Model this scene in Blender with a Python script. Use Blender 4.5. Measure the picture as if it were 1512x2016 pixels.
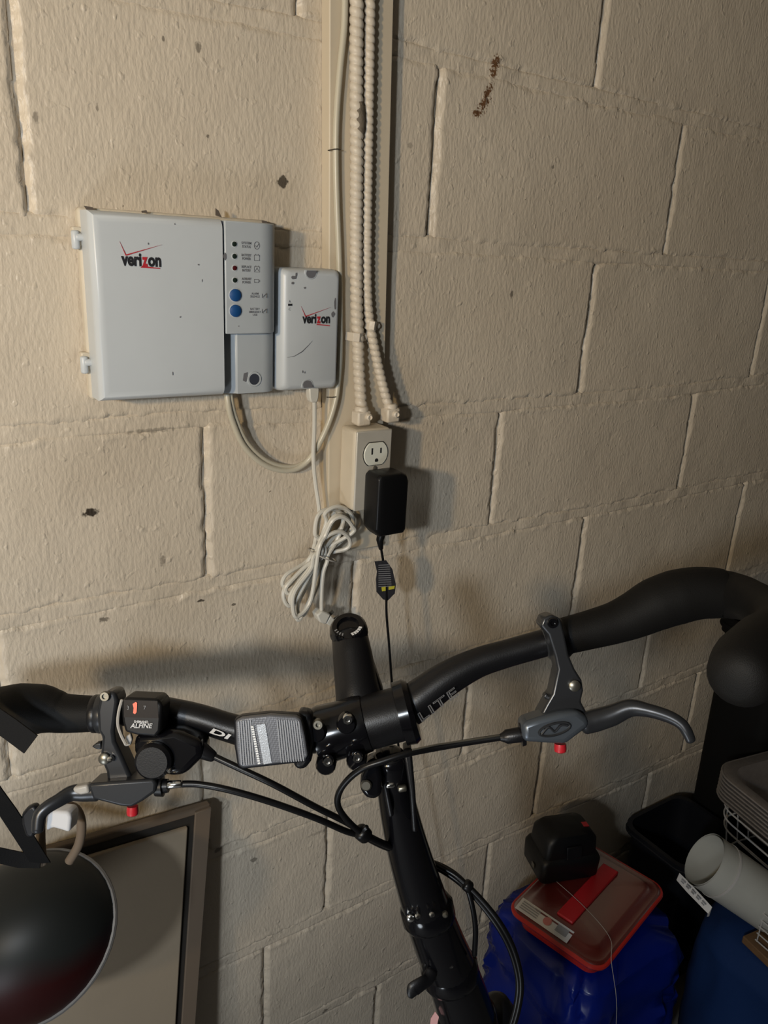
import bpy, math, random
import numpy as np
from mathutils import Vector, Matrix
random.seed(7); RNG = np.random.default_rng(7)
S = bpy.context.scene; COL = S.collection
for o in list(bpy.data.objects): bpy.data.objects.remove(o)

# ------------------------------------------------------------------ camera, light, exposure
FPX = 1526.39; CAM = Vector((0.0, -0.83546, 1.41))
yaw, pitch, roll = 0.590119, 0.321431, 0.053578
Fv = Vector((math.sin(yaw)*math.cos(pitch), math.cos(yaw)*math.cos(pitch), -math.sin(pitch)))
r0 = Vector((math.cos(yaw), -math.sin(yaw), 0)); u0 = r0.cross(Fv)
Rv = math.cos(roll)*r0 + math.sin(roll)*u0; Uv = -math.sin(roll)*r0 + math.cos(roll)*u0
cd = bpy.data.cameras.new('camera'); cam = bpy.data.objects.new('camera', cd); COL.objects.link(cam)
cd.sensor_fit = 'HORIZONTAL'; cd.sensor_width = 36; cd.lens = FPX/1512*36; cd.clip_start = 0.02
m = Matrix((Rv, Uv, -Fv)).transposed().to_4x4(); m.translation = CAM; cam.matrix_world = m
S.camera = cam
vs = S.view_settings; vs.view_transform = 'Standard'; vs.look = 'None'; vs.gamma = 1; vs.use_curve_mapping = False
vs.exposure = 0.08
wd = bpy.data.worlds.new('world'); S.world = wd; wd.use_nodes = True
bg = wd.node_tree.nodes['Background']; bg.inputs[0].default_value = (1.0, 0.93, 0.84, 1); bg.inputs[1].default_value = 0.016
def bulb(name, loc, col, watts, rad, aim=None, cone=80):
    l = bpy.data.lights.new(name, 'SPOT' if aim else 'POINT'); l.color = col; l.energy = watts; l.shadow_soft_size = rad
    o = bpy.data.objects.new(name, l); COL.objects.link(o); o.location = loc
    if aim:                                                           # made-up hood: a soft cone that thins the warm light lower down
        l.spot_size = math.radians(cone); l.spot_blend = 1.0; o.rotation_euler = (Vector(aim)-Vector(loc)).to_track_quat('-Z', 'Y').to_euler()
bulb('warm_spot_lamp', (-0.98, -1.02, 1.575), (1.0, 0.74, 0.41), 48, 0.045, aim=(.55, 0, 1.75), cone=100)
bulb('cool_bulb', (-0.60, -1.05, 1.49), (0.84, 0.92, 1.0), 32, 0.045)
bulb('low_cool_fill', (-0.62, -0.88, 0.50), (0.86, 0.93, 1.0), 13, 0.16)  # unseen fill light, added only to brighten the lower wall

# ------------------------------------------------------------------ helpers
def ray(px, py): return Fv + (px-756)/FPX*Rv - (py-1008)/FPX*Uv
def D(px, py, d): return CAM + ray(px, py)*d                              # a point at a measured distance ahead
def W(px, py, h): v = ray(px, py); return CAM + v*((-h-CAM.y)/v.y)        # a point h metres in front of the wall
def Z(px, py, z): v = ray(px, py); return CAM + v*((z-CAM.z)/v.z)         # a point at a height z
def P(x, z, h): return Vector((x, -h, z))                                 # wall coordinates
ORI = {}
class MB:
    def __init__(s): s.v = []; s.f = []
    def loft(s, rings, c0=True, c1=True, close=False):
        b = len(s.v); n = len(rings[0])
        for r in rings: s.v += [tuple(p) for p in r]
        K = len(rings)
        for k in range(K if close else K-1):
            a, c = b+k*n, b+((k+1) % K)*n
            for i in range(n): j = (i+1) % n; s.f.append((a+i, a+j, c+j, c+i))
        if not close:
            if c0: s.f.append(tuple(range(b+n-1, b-1, -1)))
            if c1: s.f.append(tuple(range(b+(K-1)*n, b+K*n)))
        return s
    def tube(s, path, rad, n=12, ref=None, flat=1.0, round_=True, close=False):
        path = [Vector(p) for p in path]; K = len(path)
        if not hasattr(rad, '__len__'): rad = [rad]*K
        T = [(path[(i+1) % K if close else min(i+1, K-1)]-path[(i-1) % K if close else max(i-1, 0)]).normalized() for i in range(K)]
        N = Vector(ref) if ref is not None else (Vector((0, 0, 1)) if abs(T[0].z) < .9 else Vector((1, 0, 0)))
        rings = []
        for i in range(K):
            if ref is not None: N = Vector(ref)
            N = (N - T[i]*N.dot(T[i])).normalized(); B = T[i].cross(N)
            def ring(c, r): return [c + (N*math.cos(a)*flat + B*math.sin(a))*r for a in [2*math.pi*q/n for q in range(n)]]
            if round_ and not close and i == 0:
                rings += [ring(path[0]-T[0]*rad[0]*.45, rad[0]*.5), ring(path[0]-T[0]*rad[0]*.25, rad[0]*.85)]
            rings.append(ring(path[i], rad[i]))
            if round_ and not close and i == K-1:
                rings += [ring(path[i]+T[i]*rad[i]*.25, rad[i]*.85), ring(path[i]+T[i]*rad[i]*.45, rad[i]*.5)]
        return s.loft(rings, close=close)
    def lathe(s, p, axis, prof, n=24, c0=True, c1=True):
        ax = Vector(axis).normalized(); p = Vector(p)
        N = (Vector((0, 0, 1)) if abs(ax.z) < .9 else Vector((1, 0, 0))); N = (N-ax*N.dot(ax)).normalized(); B = ax.cross(N)
        return s.loft([[p+ax*t+(N*math.cos(2*math.pi*q/n)+B*math.sin(2*math.pi*q/n))*r for q in range(n)] for t, r in prof], c0, c1)
    def prism(s, pts, vec):
        pts = [Vector(p) for p in pts]; vec = Vector(vec)
        nrm = Vector((0, 0, 0))
        for i in range(len(pts)): nrm += (pts[i]-pts[0]).cross(pts[(i+1) % len(pts)]-pts[0])
        if nrm.dot(vec) < 0: pts = pts[::-1]
        return s.loft([pts, [p+vec for p in pts]])
    def box(s, a, b):
        x0, y0, z0 = a; x1, y1, z1 = b
        return s.prism([(x0, y0, z0), (x1, y0, z0), (x1, y1, z0), (x0, y1, z0)], (0, 0, z1-z0))
    def wbox(s, x0, x1, z0, z1, h0, h1): return s.box((x0, -h1, z0), (x1, -h0, z1))
def cr(pts, sub=8, close=False):
    pts = [Vector(p) for p in pts]; K = len(pts); out = []
    for i in range(K if close else K-1):
        g = (lambda j: pts[j % K]) if close else (lambda j: pts[min(max(j, 0), K-1)])
        a, b, c, d = g(i-1), g(i), g(i+1), g(i+2)
        for q in range(sub):
            t = q/sub
            out.append(.5*((2*b)+(c-a)*t+(2*a-5*b+4*c-d)*t*t+(3*b-a-3*c+d)*t**3))
    if not close: out.append(pts[-1])
    return out
def rrect(cx, cy, hx, hy, r, n=5):
    o = []
    for (sx, sy, a0) in ((1, 1, 0), (-1, 1, 90), (-1, -1, 180), (1, -1, 270)):
        for q in range(n+1):
            a = math.radians(a0+90*q/n); o.append((cx+sx*(hx-r)+r*math.cos(a), cy+sy*(hy-r)+r*math.sin(a)))
    return o
def obj(name, mb, mat, parent=None, bevel=0, seg=2, ang=40, sub=0):
    if isinstance(mb, MB):
        me = bpy.data.meshes.new(name); vs_ = mb.v
        if parent is None:
            a = np.array(vs_); org = Vector((float((a[:,0].min()+a[:,0].max())/2), float((a[:,1].min()+a[:,1].max())/2), float(a[:,2].min())))
        else: org = ORI[parent.name]
        me.from_pydata([tuple(Vector(v)-org) for v in vs_], [], mb.f)
    else: me = mb; org = ORI[parent.name] if parent else Vector((0, 0, 0)); me.transform(Matrix.Translation(-org))
    me.validate(); me.polygons.foreach_set('use_smooth', [True]*len(me.polygons))
    me.set_sharp_from_angle(angle=math.radians(ang)); me.update()
    o = bpy.data.objects.new(name, me); COL.objects.link(o)
    if mat: me.materials.append(mat)
    if parent is None: o.location = org
    else: o.parent = parent
    ORI[o.name] = org
    if bevel:
        b = o.modifiers.new('bevel', 'BEVEL'); b.width = bevel; b.segments = seg; b.limit_method = 'ANGLE'; b.angle_limit = math.radians(30)
    if sub: q = o.modifiers.new('sub', 'SUBSURF'); q.levels = q.render_levels = sub
    return o
def tag(o, label, cat, group=None):
    o['label'] = label; o['category'] = cat
    if group: o['group'] = group
    return o
def thing(name, loc, label, cat, group=None):
    o = bpy.data.objects.new(name, None); COL.objects.link(o); o.location = loc; o.empty_display_size = .02
    ORI[o.name] = Vector(loc); return tag(o, label, cat, group)
def struct(o): o['kind'] = 'structure'; return o
def text(name, s, p, ex, ez, mat, parent, w=None, size=.01, bold=0.0, shear=0, thick=.0003, align='LEFT', spacing=1.0, outline=0):
    """flat lettering: starts at p, runs along ex, upright along ez; stretched to width w"""
    c = bpy.data.curves.new('lettering', 'FONT'); c.body = s; c.size = 1; c.offset = bold; c.shear = shear; c.extrude = 0; c.space_character = spacing; c.resolution_u = 3
    if outline: c.fill_mode = 'NONE'; c.bevel_depth = outline; c.bevel_resolution = 0
    t = bpy.data.objects.new('lettering_tmp', c); COL.objects.link(t); bpy.context.view_layer.update()
    me = bpy.data.meshes.new_from_object(t.evaluated_get(bpy.context.evaluated_depsgraph_get()))
    bpy.data.objects.remove(t); bpy.data.curves.remove(c)
    xs = [v.co.x for v in me.vertices]; x0, x1 = min(xs), max(xs)
    sx = (w/(x1-x0)) if w else size
    ex = Vector(ex).normalized(); ez = Vector(ez).normalized(); n = ex.cross(ez)
    off = {'LEFT': x0, 'CENTER': (x0+x1)/2, 'RIGHT': x1}[align]
    for v in me.vertices: v.co = Vector(p)+ex*(v.co.x-off)*sx+ez*v.co.y*size+n*thick
    return obj(name, me, mat, parent)

# ------------------------------------------------------------------ materials
MAT = {}
def mat(name, col, rough=.5, metal=0, spec=.5, bump=0, bscale=300, var=0, vscale=8, trans=0, coat=0, aniso=None):
    mm = bpy.data.materials.new(name); mm.use_nodes = True; nt = mm.node_tree; b = nt.nodes['Principled BSDF']
    b.inputs['Base Color'].default_value = (*col, 1); b.inputs['Roughness'].default_value = rough; b.inputs['Metallic'].default_value = metal
    b.inputs['Specular IOR Level'].default_value = spec; b.inputs['Transmission Weight'].default_value = trans; b.inputs['Coat Weight'].default_value = coat
    tc = nt.nodes.new('ShaderNodeTexCoord')
    if var:
        n = nt.nodes.new('ShaderNodeTexNoise'); n.inputs['Scale'].default_value = vscale; n.inputs['Detail'].default_value = 5
        r = nt.nodes.new('ShaderNodeMix'); r.data_type = 'RGBA'; r.inputs[6].default_value = (*[c*(1-var) for c in col], 1); r.inputs[7].default_value = (*[min(1, c*(1+var)) for c in col], 1)
        nt.links.new(tc.outputs['Object'], n.inputs['Vector']); nt.links.new(n.outputs['Fac'], r.inputs[0]); nt.links.new(r.outputs[2], b.inputs['Base Color'])
    if bump:
        n = nt.nodes.new('ShaderNodeTexNoise'); n.inputs['Scale'].default_value = bscale; n.inputs['Detail'].default_value = 3
        bp = nt.nodes.new('ShaderNodeBump'); bp.inputs['Strength'].default_value = bump; bp.inputs['Distance'].default_value = .001
        nt.links.new(tc.outputs['Object'], n.inputs['Vector']); nt.links.new(n.outputs['Fac'], bp.inputs['Height']); nt.links.new(bp.outputs['Normal'], b.inputs['Normal'])
    MAT[name] = mm; return mm
mat('white_plastic', (.49, .52, .54), .38, var=.04, vscale=30)
mat('panel_plastic', (.40, .43, .45), .40, var=.05, vscale=40)
mat('flange_paint', (.56, .50, .40), .5, var=.15, vscale=60)
mat('grime', (.10, .08, .065), .8)
mat('black_print', (.015, .015, .018), .5)
mat('grey_print', (.13, .13, .14), .6)
mat('red_print', (.42, .02, .03), .5)
mat('led_dark', (.012, .02, .016), .15)
mat('led_red', (.06, .008, .01), .15)
mat('blue_button', (.006, .06, .20), .5)
mat('gap_dark', (.03, .035, .05), .6)
mat('paint_board', (.55, .475, .36), .5, bump=.25, bscale=60, var=.10, vscale=12)
mat('paint_cable', (.60, .53, .43), .45, bump=.3, bscale=250, var=.10, vscale=40)
mat('cream_cable', (.50, .46, .36), .35)
mat('white_cord', (.58, .56, .50), .38, var=.06, vscale=50)
mat('stripped', (.13, .105, .075), .7, bump=1.0, bscale=300, var=.5, vscale=150)
mat('tie_dark', (.04, .03, .02), .6)
mat('tie_grey', (.35, .33, .30), .4)
mat('outlet_metal', (.46, .43, .37), .42, metal=.15, bump=.15, bscale=120, var=.12, vscale=30)
mat('outlet_side', (.56, .49, .38), .5, bump=.3, bscale=90, var=.12, vscale=25)
mat('ivory', (.62, .62, .54), .3)
mat('slot', (.01, .01, .01), .6)
mat('screw', (.30, .28, .24), .35, metal=.8)
mat('charger', (.004, .004, .0045), .35, spec=.3)
mat('label_black', (.03, .03, .035), .3, var=.5, vscale=500)
mat('label_grey', (.22, .22, .23), .4)
mat('yellow_print', (.55, .50, .05), .5)
mat('bike_black', (.004, .004, .005), .38, spec=.35, bump=.1, bscale=900)
mat('bike_gloss', (.003, .003, .004), .16, spec=.4)
mat('rubber', (.0048, .0045, .0042), .6, spec=.16, bump=.25, bscale=1500)
mat('lever_grey', (.030, .032, .036), .32, metal=.5)
mat('lever_face', (.075, .088, .105), .33, metal=.5)
mat('chrome', (.75, .75, .74), .12, metal=1)
mat('bolt_dull', (.20, .19, .16), .35, metal=.9)
mat('red_knob', (.42, .012, .02), .4)
mat('orange_mark', (.85, .16, .09), .5)
mat('print_white', (.50, .50, .50), .5)
mat('print_dim', (.16, .16, .165), .5)
mat('housing', (.003, .003, .0035), .35, spec=.3)
mat('strap', (.003, .003, .0035), .75, spec=.2, bump=.4, bscale=1200)
mat('foam', (.60, .60, .61), .7)
mat('rim_grey', (.10, .095, .09), .5)
mat('carton', (.27, .215, .15), .75, bump=.15, bscale=150, var=.10, vscale=9)
mat('carton_edge', (.13, .095, .065), .8)
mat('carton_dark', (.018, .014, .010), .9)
mat('bag_blue', (.0015, .009, .13), .27, spec=.28)
mat('tote_blue', (.003, .018, .075), .8, spec=.2, bump=.3, bscale=700)
mat('red_rim', (.38, .018, .012), .35)
mat('red_strip', (.40, .012, .016), .35)
mat('sticker', (.52, .51, .50), .5)
mat('pink_print', (.45, .16, .15), .5)
mat('tool_black', (.003, .003, .0035), .45, spec=.3)
mat('tub_dark', (.007, .0075, .010), .4, spec=.35)
mat('foil', (.30, .275, .26), .38, metal=.75, bump=.5, bscale=700, var=.2, vscale=120)
mat('lens_rib', (.30, .31, .33), .3, metal=.3)
mat('print_tooth', (.85, .87, .88), .2, metal=.2)
mat('window_tint', (.030, .026, .024), .2, spec=.4)
mat('wire', (.38, .37, .36), .35)
mat('pvc', (.34, .345, .32), .4, var=.08, vscale=30)
mat('wood', (.12, .065, .028), .6, var=.3, vscale=60)
mat('stand_in_black', (.003, .003, .003), .7, spec=.15)
mat('tyre', (.014, .014, .014), .8)
mat('decal_pink', (.55, .30, .29), .5)
mat('floor', (.14, .13, .12), .8, bump=.5, bscale=80, var=.3, vscale=6)
mat('rust', (.14, .07, .03), .9, bump=.5, bscale=400, var=.4, vscale=200)
mat('plain_wall', (.34, .30, .24), .6, bump=.3, bscale=60)
def lid_material():
    mm = mat('red_lid', (.13, .012, .008), .28, trans=.35, spec=.35); return mm
lid_material()
def reflector_material():
    mm = mat('reflector', (.12, .125, .14), .35, metal=.3); nt = mm.node_tree; b = nt.nodes['Principled BSDF']
    tc = nt.nodes.new('ShaderNodeTexCoord'); v = nt.nodes.new('ShaderNodeTexVoronoi'); v.inputs['Scale'].default_value = 700; v.inputs['Randomness'].default_value = 0.0
    bp = nt.nodes.new('ShaderNodeBump'); bp.inputs['Strength'].default_value = .12; bp.inputs['Distance'].default_value = .001
    nt.links.new(tc.outputs['Object'], v.inputs['Vector']); nt.links.new(v.outputs['Distance'], bp.inputs['Height']); nt.links.new(bp.outputs['Normal'], b.inputs['Normal'])
reflector_material()
mat('reflector_bright', (.42, .45, .49), .3, metal=.3, bump=.2, bscale=900)
def helmet_material():
    mm = mat('helmet_shell', (.02, .022, .02), .45, spec=.22); nt = mm.node_tree; b = nt.nodes['Principled BSDF']
    n = nt.nodes.new('ShaderNodeTexNoise'); n.inputs['Scale'].default_value = 9; tc = nt.nodes.new('ShaderNodeTexCoord')
    sp = nt.nodes.new('ShaderNodeSeparateXYZ'); nt.links.new(tc.outputs['Generated'], sp.inputs[0]); nt.links.new(tc.outputs['Object'], n.inputs['Vector'])
    ad = nt.nodes.new('ShaderNodeMath'); ad.operation = 'MULTIPLY_ADD'; nt.links.new(n.outputs['Fac'], ad.inputs[0]); ad.inputs[1].default_value = .25; nt.links.new(sp.outputs['Z'], ad.inputs[2])
    cr_ = nt.nodes.new('ShaderNodeValToRGB'); nt.links.new(ad.outputs[0], cr_.inputs[0])
    e = cr_.color_ramp.elements; e[0].position = .64; e[0].color = (.020, .0022, .0022, 1); e[1].position = .82; e[1].color = (.012, .0135, .013, 1)
    nt.links.new(cr_.outputs[0], b.inputs['Base Color'])
helmet_material()
def wall_material():
    mm = bpy.data.materials.new('painted_block'); mm.use_nodes = True; nt = mm.node_tree; N = nt.nodes; L = nt.links; b = N['Principled BSDF']
    b.inputs['Roughness'].default_value = .42; b.inputs['Specular IOR Level'].default_value = .4
    geo = N.new('ShaderNodeNewGeometry')
    def noise(scale, sc=(1, 1, 1), det=4, ro=.5):
        mp = N.new('ShaderNodeMapping'); mp.inputs['Scale'].default_value = sc; L.new(geo.outputs['Position'], mp.inputs['Vector'])
        n = N.new('ShaderNodeTexNoise'); n.inputs['Scale'].default_value = scale; n.inputs['Detail'].default_value = det; n.inputs['Roughness'].default_value = ro
        L.new(mp.outputs[0], n.inputs['Vector']); return n.outputs['Fac']
    def math_(op, a, b_=None, c=None):
        q = N.new('ShaderNodeMath'); q.operation = op
        for i, x in enumerate((a, b_, c)):
            if x is None: continue
            if isinstance(x, (int, float)): q.inputs[i].default_value = x
            else: L.new(x, q.inputs[i])
        return q.outputs[0]
    def ramp(f, a, c):
        q = N.new('ShaderNodeMapRange'); q.inputs[1].default_value = a; q.inputs[2].default_value = c; L.new(f, q.inputs[0]); return q.outputs[0]
    def mix(f, a, c):
        q = N.new('ShaderNodeMix'); q.data_type = 'RGBA'
        L.new(f, q.inputs[0])
        for i, x in ((6, a), (7, c)):
            if isinstance(x, tuple): q.inputs[i].default_value = (*x, 1)
            else: L.new(x, q.inputs[i])
        return q.outputs[2]
    col = mix(noise(4, det=3), (.535, .455, .355), (.60, .53, .425))
    col = mix(math_('MULTIPLY', ramp(noise(60, det=5), .55, .75), .18), col, (.40, .33, .25))
    specks = ramp(noise(130, det=2), .765, .785)
    col = mix(math_('MULTIPLY', specks, .8), col, (.10, .08, .06))
    # chips, drips and rust stains of the paint, each with its own place and outline: (px, py, rx, rz, darkness)
    wob = noise(220, det=3)
    sep = N.new('ShaderNodeSeparateXYZ'); L.new(geo.outputs['Position'], sep.inputs[0])
    chips = [(390,95,.003,.006,.6),(557,358,.007,.007,.9),(192,213,.0016,.004,.5),(70,232,.0026,.005,.5),(322,77,.0014,.003,.6),
             (178,1010,.009,.005,1),(320,1105,.003,.009,.5),(395,1183,.004,.002,.9),(460,1190,.004,.002,.8),(1007,580,.0025,.007,.7),(205,1220,.006,.003,.7),
             (430,1675,.006,.004,.6),(500,1693,.006,.004,.6),(640,1990,.006,.004,.7),(410,268,.002,.003,.7),(808,287,.004,.004,.35),(300,848,.03,.003,.35),(1088,330,.003,.003,.6),(640,1635,.03,.003,.3)]
    m_ = None
    for (px, py, rx, rz, dk) in chips:
        c = W(px, py, 0)
        dx = math_('DIVIDE', math_('SUBTRACT', sep.outputs['X'], c.x), rx); dz = math_('DIVIDE', math_('SUBTRACT', sep.outputs['Z'], c.z), rz)
        d = math_('SQRT', math_('ADD', math_('MULTIPLY', dx, dx), math_('MULTIPLY', dz, dz)))
        d = math_('MULTIPLY_ADD', wob, 2.2, d)
        q = N.new('ShaderNodeMapRange'); q.inputs[1].default_value = 2.15; q.inputs[2].default_value = 1.75; q.inputs[4].default_value = dk; L.new(d, q.inputs[0])
        m_ = q.outputs[0] if m_ is None else math_('MAXIMUM', m_, q.outputs[0])
    col = mix(m_, col, (.045, .035, .025))
    r_ = None; fine = noise(420, det=4)
    for (px, py, rx, rz, sk) in ((976, 124, .006, .009, 0), (973, 142, .006, .006, 0), (960, 182, .006, .011, -.5), (952, 205, .008, .010, -.6), (940, 222, .009, .005, -.5)):
        c = W(px, py, 0); zr = math_('SUBTRACT', sep.outputs['Z'], c.z)
        dx = math_('DIVIDE', math_('ADD', math_('SUBTRACT', sep.outputs['X'], c.x), math_('MULTIPLY', zr, sk)), rx); dz = math_('DIVIDE', zr, rz)
        d = math_('SQRT', math_('ADD', math_('MULTIPLY', dx, dx), math_('MULTIPLY', dz, dz)))
        d = math_('MULTIPLY_ADD', fine, 3.4, d)
        q = N.new('ShaderNodeMapRange'); q.inputs[1].default_value = 2.75; q.inputs[2].default_value = 2.2; L.new(d, q.inputs[0])
        r_ = q.outputs[0] if r_ is None else math_('MAXIMUM', r_, q.outputs[0])
    col = mix(r_, col, (.13, .065, .03))
    L.new(col, b.inputs['Base Color'])
    h1 = noise(1, (260, 260, 105), 2, .45)
    h2 = ramp(noise(75, det=2), .62, .80)
    h3 = noise(24, det=2)
    hh = math_('ADD', math_('ADD', math_('MULTIPLY', h1, 1.0), math_('MULTIPLY', h2, .9)), math_('MULTIPLY', h3, .8))
    bp = N.new('ShaderNodeBump'); bp.inputs['Strength'].default_value = .75; bp.inputs['Distance'].default_value = .0014
    L.new(hh, bp.inputs['Height']); L.new(bp.outputs['Normal'], b.inputs['Normal'])
    MAT['wall'] = mm
wall_material()

# ------------------------------------------------------------------ the wall: painted concrete blocks with flush bed joints
def vnoise(x, z, sc, seed):
    x = x*sc+seed*17.3; z = z*sc+seed*9.1
    xi = np.floor(x).astype(int); zi = np.floor(z).astype(int); fx = x-xi; fz = z-zi
    fx = fx*fx*(3-2*fx); fz = fz*fz*(3-2*fz)
    def hsh(a, b): n = (a*374761393+b*668265263+seed*1442695) & 0x7fffffff; n = ((n ^ (n >> 13))*1274126177) & 0x7fffffff; return ((n ^ (n >> 16)) & 0xffff)/65535.
    return (hsh(xi, zi)*(1-fx)+hsh(xi+1, zi)*fx)*(1-fz)+(hsh(xi, zi+1)*(1-fx)+hsh(xi+1, zi+1)*fx)*fz
ZJ = 1.41+0.215624; CH = 0.2032
JOFF = {0: [(.3, .003), (.5, .006), (.9, 0), (1.4, -.004)], 1: [(.1, -.004), (.6, 0), (1.5, 0)], 2: [(.1, .0), (.3, .003), (.6, -.009), (1.1, -.008), (1.4, .003)],
        3: [(.0, 0), (.5, .003), (1.0, .002), (1.4, .01)], 6: [(.3, 0), (.7, .003), (.9, 0), (1.2, -.012)]}
def joint(k, x):
    z = ZJ-k*CH; p = JOFF.get(k)
    if p is None: return z + 0*x
    return z + np.interp(x, [a for a, _ in p], [b for _, b in p])
XL, XR = -.75, 2.75
LEN = .447
COURSE = {-2: .61, -1: .866, 0: .1411, 1: .911, 2: .3076, 3: .9646, 4: .744, 5: .490, 6: .385, 7: .60}
FIX = {0: [.1411-LEN, .1411, .6066, 1.0601, 1.0601+LEN, 1.0601+2*LEN, 1.0601+3*LEN], 1: None}
wall = MB().box((XL-.1, .008, 0), (XR+.1, .14, 2.45))
wall = struct(obj('wall_back', wall, MAT['wall']))
def grid_mesh(name, X, Zg, H, parent):
    nz, nx = X.shape; org = ORI[parent.name]
    co = np.stack([X-org.x, -H-org.y, Zg-org.z], -1).reshape(-1, 3).astype(np.float32)
    i = np.arange(nz*nx).reshape(nz, nx)
    q = np.stack([i[:-1, :-1], i[:-1, 1:], i[1:, 1:], i[1:, :-1]], -1).reshape(-1)
    me = bpy.data.meshes.new(name); me.vertices.add(nz*nx); me.vertices.foreach_set('co', co.reshape(-1))
    nf = len(q)//4; me.loops.add(len(q)); me.loops.foreach_set('vertex_index', q.astype(np.int32))
    me.polygons.add(nf); me.polygons.foreach_set('loop_start', np.arange(0, len(q), 4, dtype=np.int32))
    me.polygons.foreach_set('use_smooth', np.ones(nf, bool)); me.update(calc_edges=True); me.validate()
    me.materials.append(MAT['wall']); o = bpy.data.objects.new(name, me); COL.objects.link(o); o.parent = parent; return o
def smooth(t): t = np.clip(t, 0, 1); return t*t*(3-2*t)
BW = .0085                                                        # half width of a flush bed joint
for k in range(-2, 8):
    if FIX.get(k): xs = FIX[k]
    else:
        x = COURSE[k]
        while x > XL: x -= LEN
        xs = []
        while x < XR+LEN: xs.append(x); x += LEN
    for xa, xb in zip(xs[:-1], xs[1:]):
        if xb < XL or xa > XR: continue
        fine = (xb > -.02 and xa < 1.55 and xb > 0)
        st = .0032 if fine else .008
        u_ = np.linspace(0, 1, int((xb-xa)/st)); w_ = np.linspace(0, 1, int(CH/st))
        U, Wg = np.meshgrid(u_, w_)
        X = xa+(xb-xa)*U; zt = joint(k, X)+.002; zb = joint(k+1, X)-.002; Zg = zb+(zt-zb)*Wg
        sd = 11+k*31+int(round(xa*100))
        e1 = (vnoise(X, Zg, 60, 3)-.5)*.006+(vnoise(X, Zg, 150, 5)-.5)*.004
        dv = np.minimum(X-xa, xb-X)+e1*.7-.0032
        dh = np.minimum((zt-.002)-Zg, Zg-(zb+.002))+e1-BW
        H = (vnoise(X, Zg, 12, 7)-.5)*.0022+(vnoise(X, Zg, 45, 8)-.5)*.0007 + (random.random()-.5)*.0016
        wide = .5+vnoise(X, Zg, 9, 21)
        H = H - .0062*(1-smooth(dv/(.0042*wide)+.35))
        crack = .0032*(1-smooth(dh/.0028+.3))
        lip = .0016*np.exp(-(dh-.003)**2/.003**2)*(vnoise(X, Zg, 35, 13) > .55)
        H = H-crack+lip
        pit = vnoise(X, Zg, 95, 17); H = H-np.where(pit > .975, .0008, 0)
        grid_mesh('block', X, Zg, H, wall)
for k in range(-1, 8):
    nx = 700; u_ = np.linspace(XL, XR, nx); w_ = np.linspace(-1, 1, 9)
    X, V_ = np.meshgrid(u_, w_); wid = BW*(.95+.35*(vnoise(X*0+u_[None, :], X*0, 14, 30+k)-.5))
    Zg = joint(k, X)+V_*(wid+.003)
    H = -.0006+(vnoise(X, Zg, 30, 40+k)-.5)*.0035+(vnoise(X, Zg, 120, 50+k)-.5)*.0012-.004*smooth((np.abs(V_)-.72)/.28)
    grid_mesh('mortar_bed', X, Zg, H, wall)
fl = struct(obj('floor', MB().box((-2.0, -2.6, -.1), (XR+.1, .14, 0)), MAT['floor']))

struct(obj('wall_left', MB().box((-2.0, -2.6, 0), (-1.9, .14, 2.45)), MAT['plain_wall']))
struct(obj('ceiling', MB().box((-2.0, -2.6, 2.45), (XR+.1, .14, 2.55)), MAT['plain_wall']))
# ------------------------------------------------------------------ painted board behind the cables
bt, bb = .018, .0
def lean(z): return (1.66-z)*.030                                   # the board and cables lean a little
bz0, bz1 = 1.034, 2.45
b = MB().prism([P(.4455+lean(bz0), bz0, 0), P(.5235+lean(bz0)+.003, bz0, 0), P(.5235+lean(bz1), bz1, 0), P(.4455+lean(bz1), bz1, 0)], (0, -bt, 0))
trim = struct(obj('trim_1', b, MAT['paint_board'], bevel=.0015))
trim['label'] = 'cream painted wooden board running up the block wall'

# ------------------------------------------------------------------ wall box
ont = thing('network_box', P(.28, 1.252, 0), 'large white wall box with hinged door, status lights and blue buttons', 'network box')
obj('back_plate', MB().wbox(.1815, .379, 1.2525, 1.4375, .0, .016), MAT['flange_paint'], ont, bevel=.004)
def rounded_front(x0, x1, z0, z1, h0, h1, r, left=True, right=True, top=True, bot=True):
    """box whose front edges roll over"""
    mb = MB(); N = 6; rings = []
    prof = [(0, h0)] + [(r*(1-math.cos(a)), h1-r+r*math.sin(a)) for a in [math.pi/2*i/N for i in range(N+1)]]
    for d, h in prof:
        a, b_, c, e = x0+(d if left else 0), x1-(d if right else 0), z0+(d if bot else 0), z1-(d if top else 0)
        rings.append([P(a, c, h), P(b_, c, h), P(b_, e, h), P(a, e, h)])
    return mb.loft(rings)
door = obj('door', rounded_front(.1835, .3125, 1.2565, 1.4345, .016, .050, .010, right=False, top=True), MAT['white_plastic'], ont)
# upper status panel: front bulges and rolls away to the right
def roll_panel(x0, x1, z0, z1, h0, hf, rr, n=10):
    sec = [(x0, h0), (x0, hf)] + [(x1-rr+rr*math.sin(a), hf-rr*.8+rr*.8*math.cos(a)) for a in [math.pi/2*i/n for i in range(n+1)]] + [(x1, h0)]
    return MB().prism([P(x, z0, h) for x, h in sec], (0, 0, z1-z0))
panel = obj('status_panel', roll_panel(.3150, .3775, 1.3215, 1.4335, .016, .0495, .024), MAT['panel_plastic'], ont, bevel=.0012)
low = MB()
sec = [(.3145, .016), (.3145, .030), (.331, .037), (.3315, .0385)] + [(.362+.018*math.sin(a), .0225+.016*math.cos(a)) for a in [math.pi/2*i/8 for i in range(9)]] + [(.380, .016)]
low.prism([P(x, 1.2555, h) for x, h in sec], (0, 0, .067))
lower = obj('lower_cover', low, MAT['panel_plastic'], ont, bevel=.0015)
hc = P(.3515, 1.271, .0383)
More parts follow.
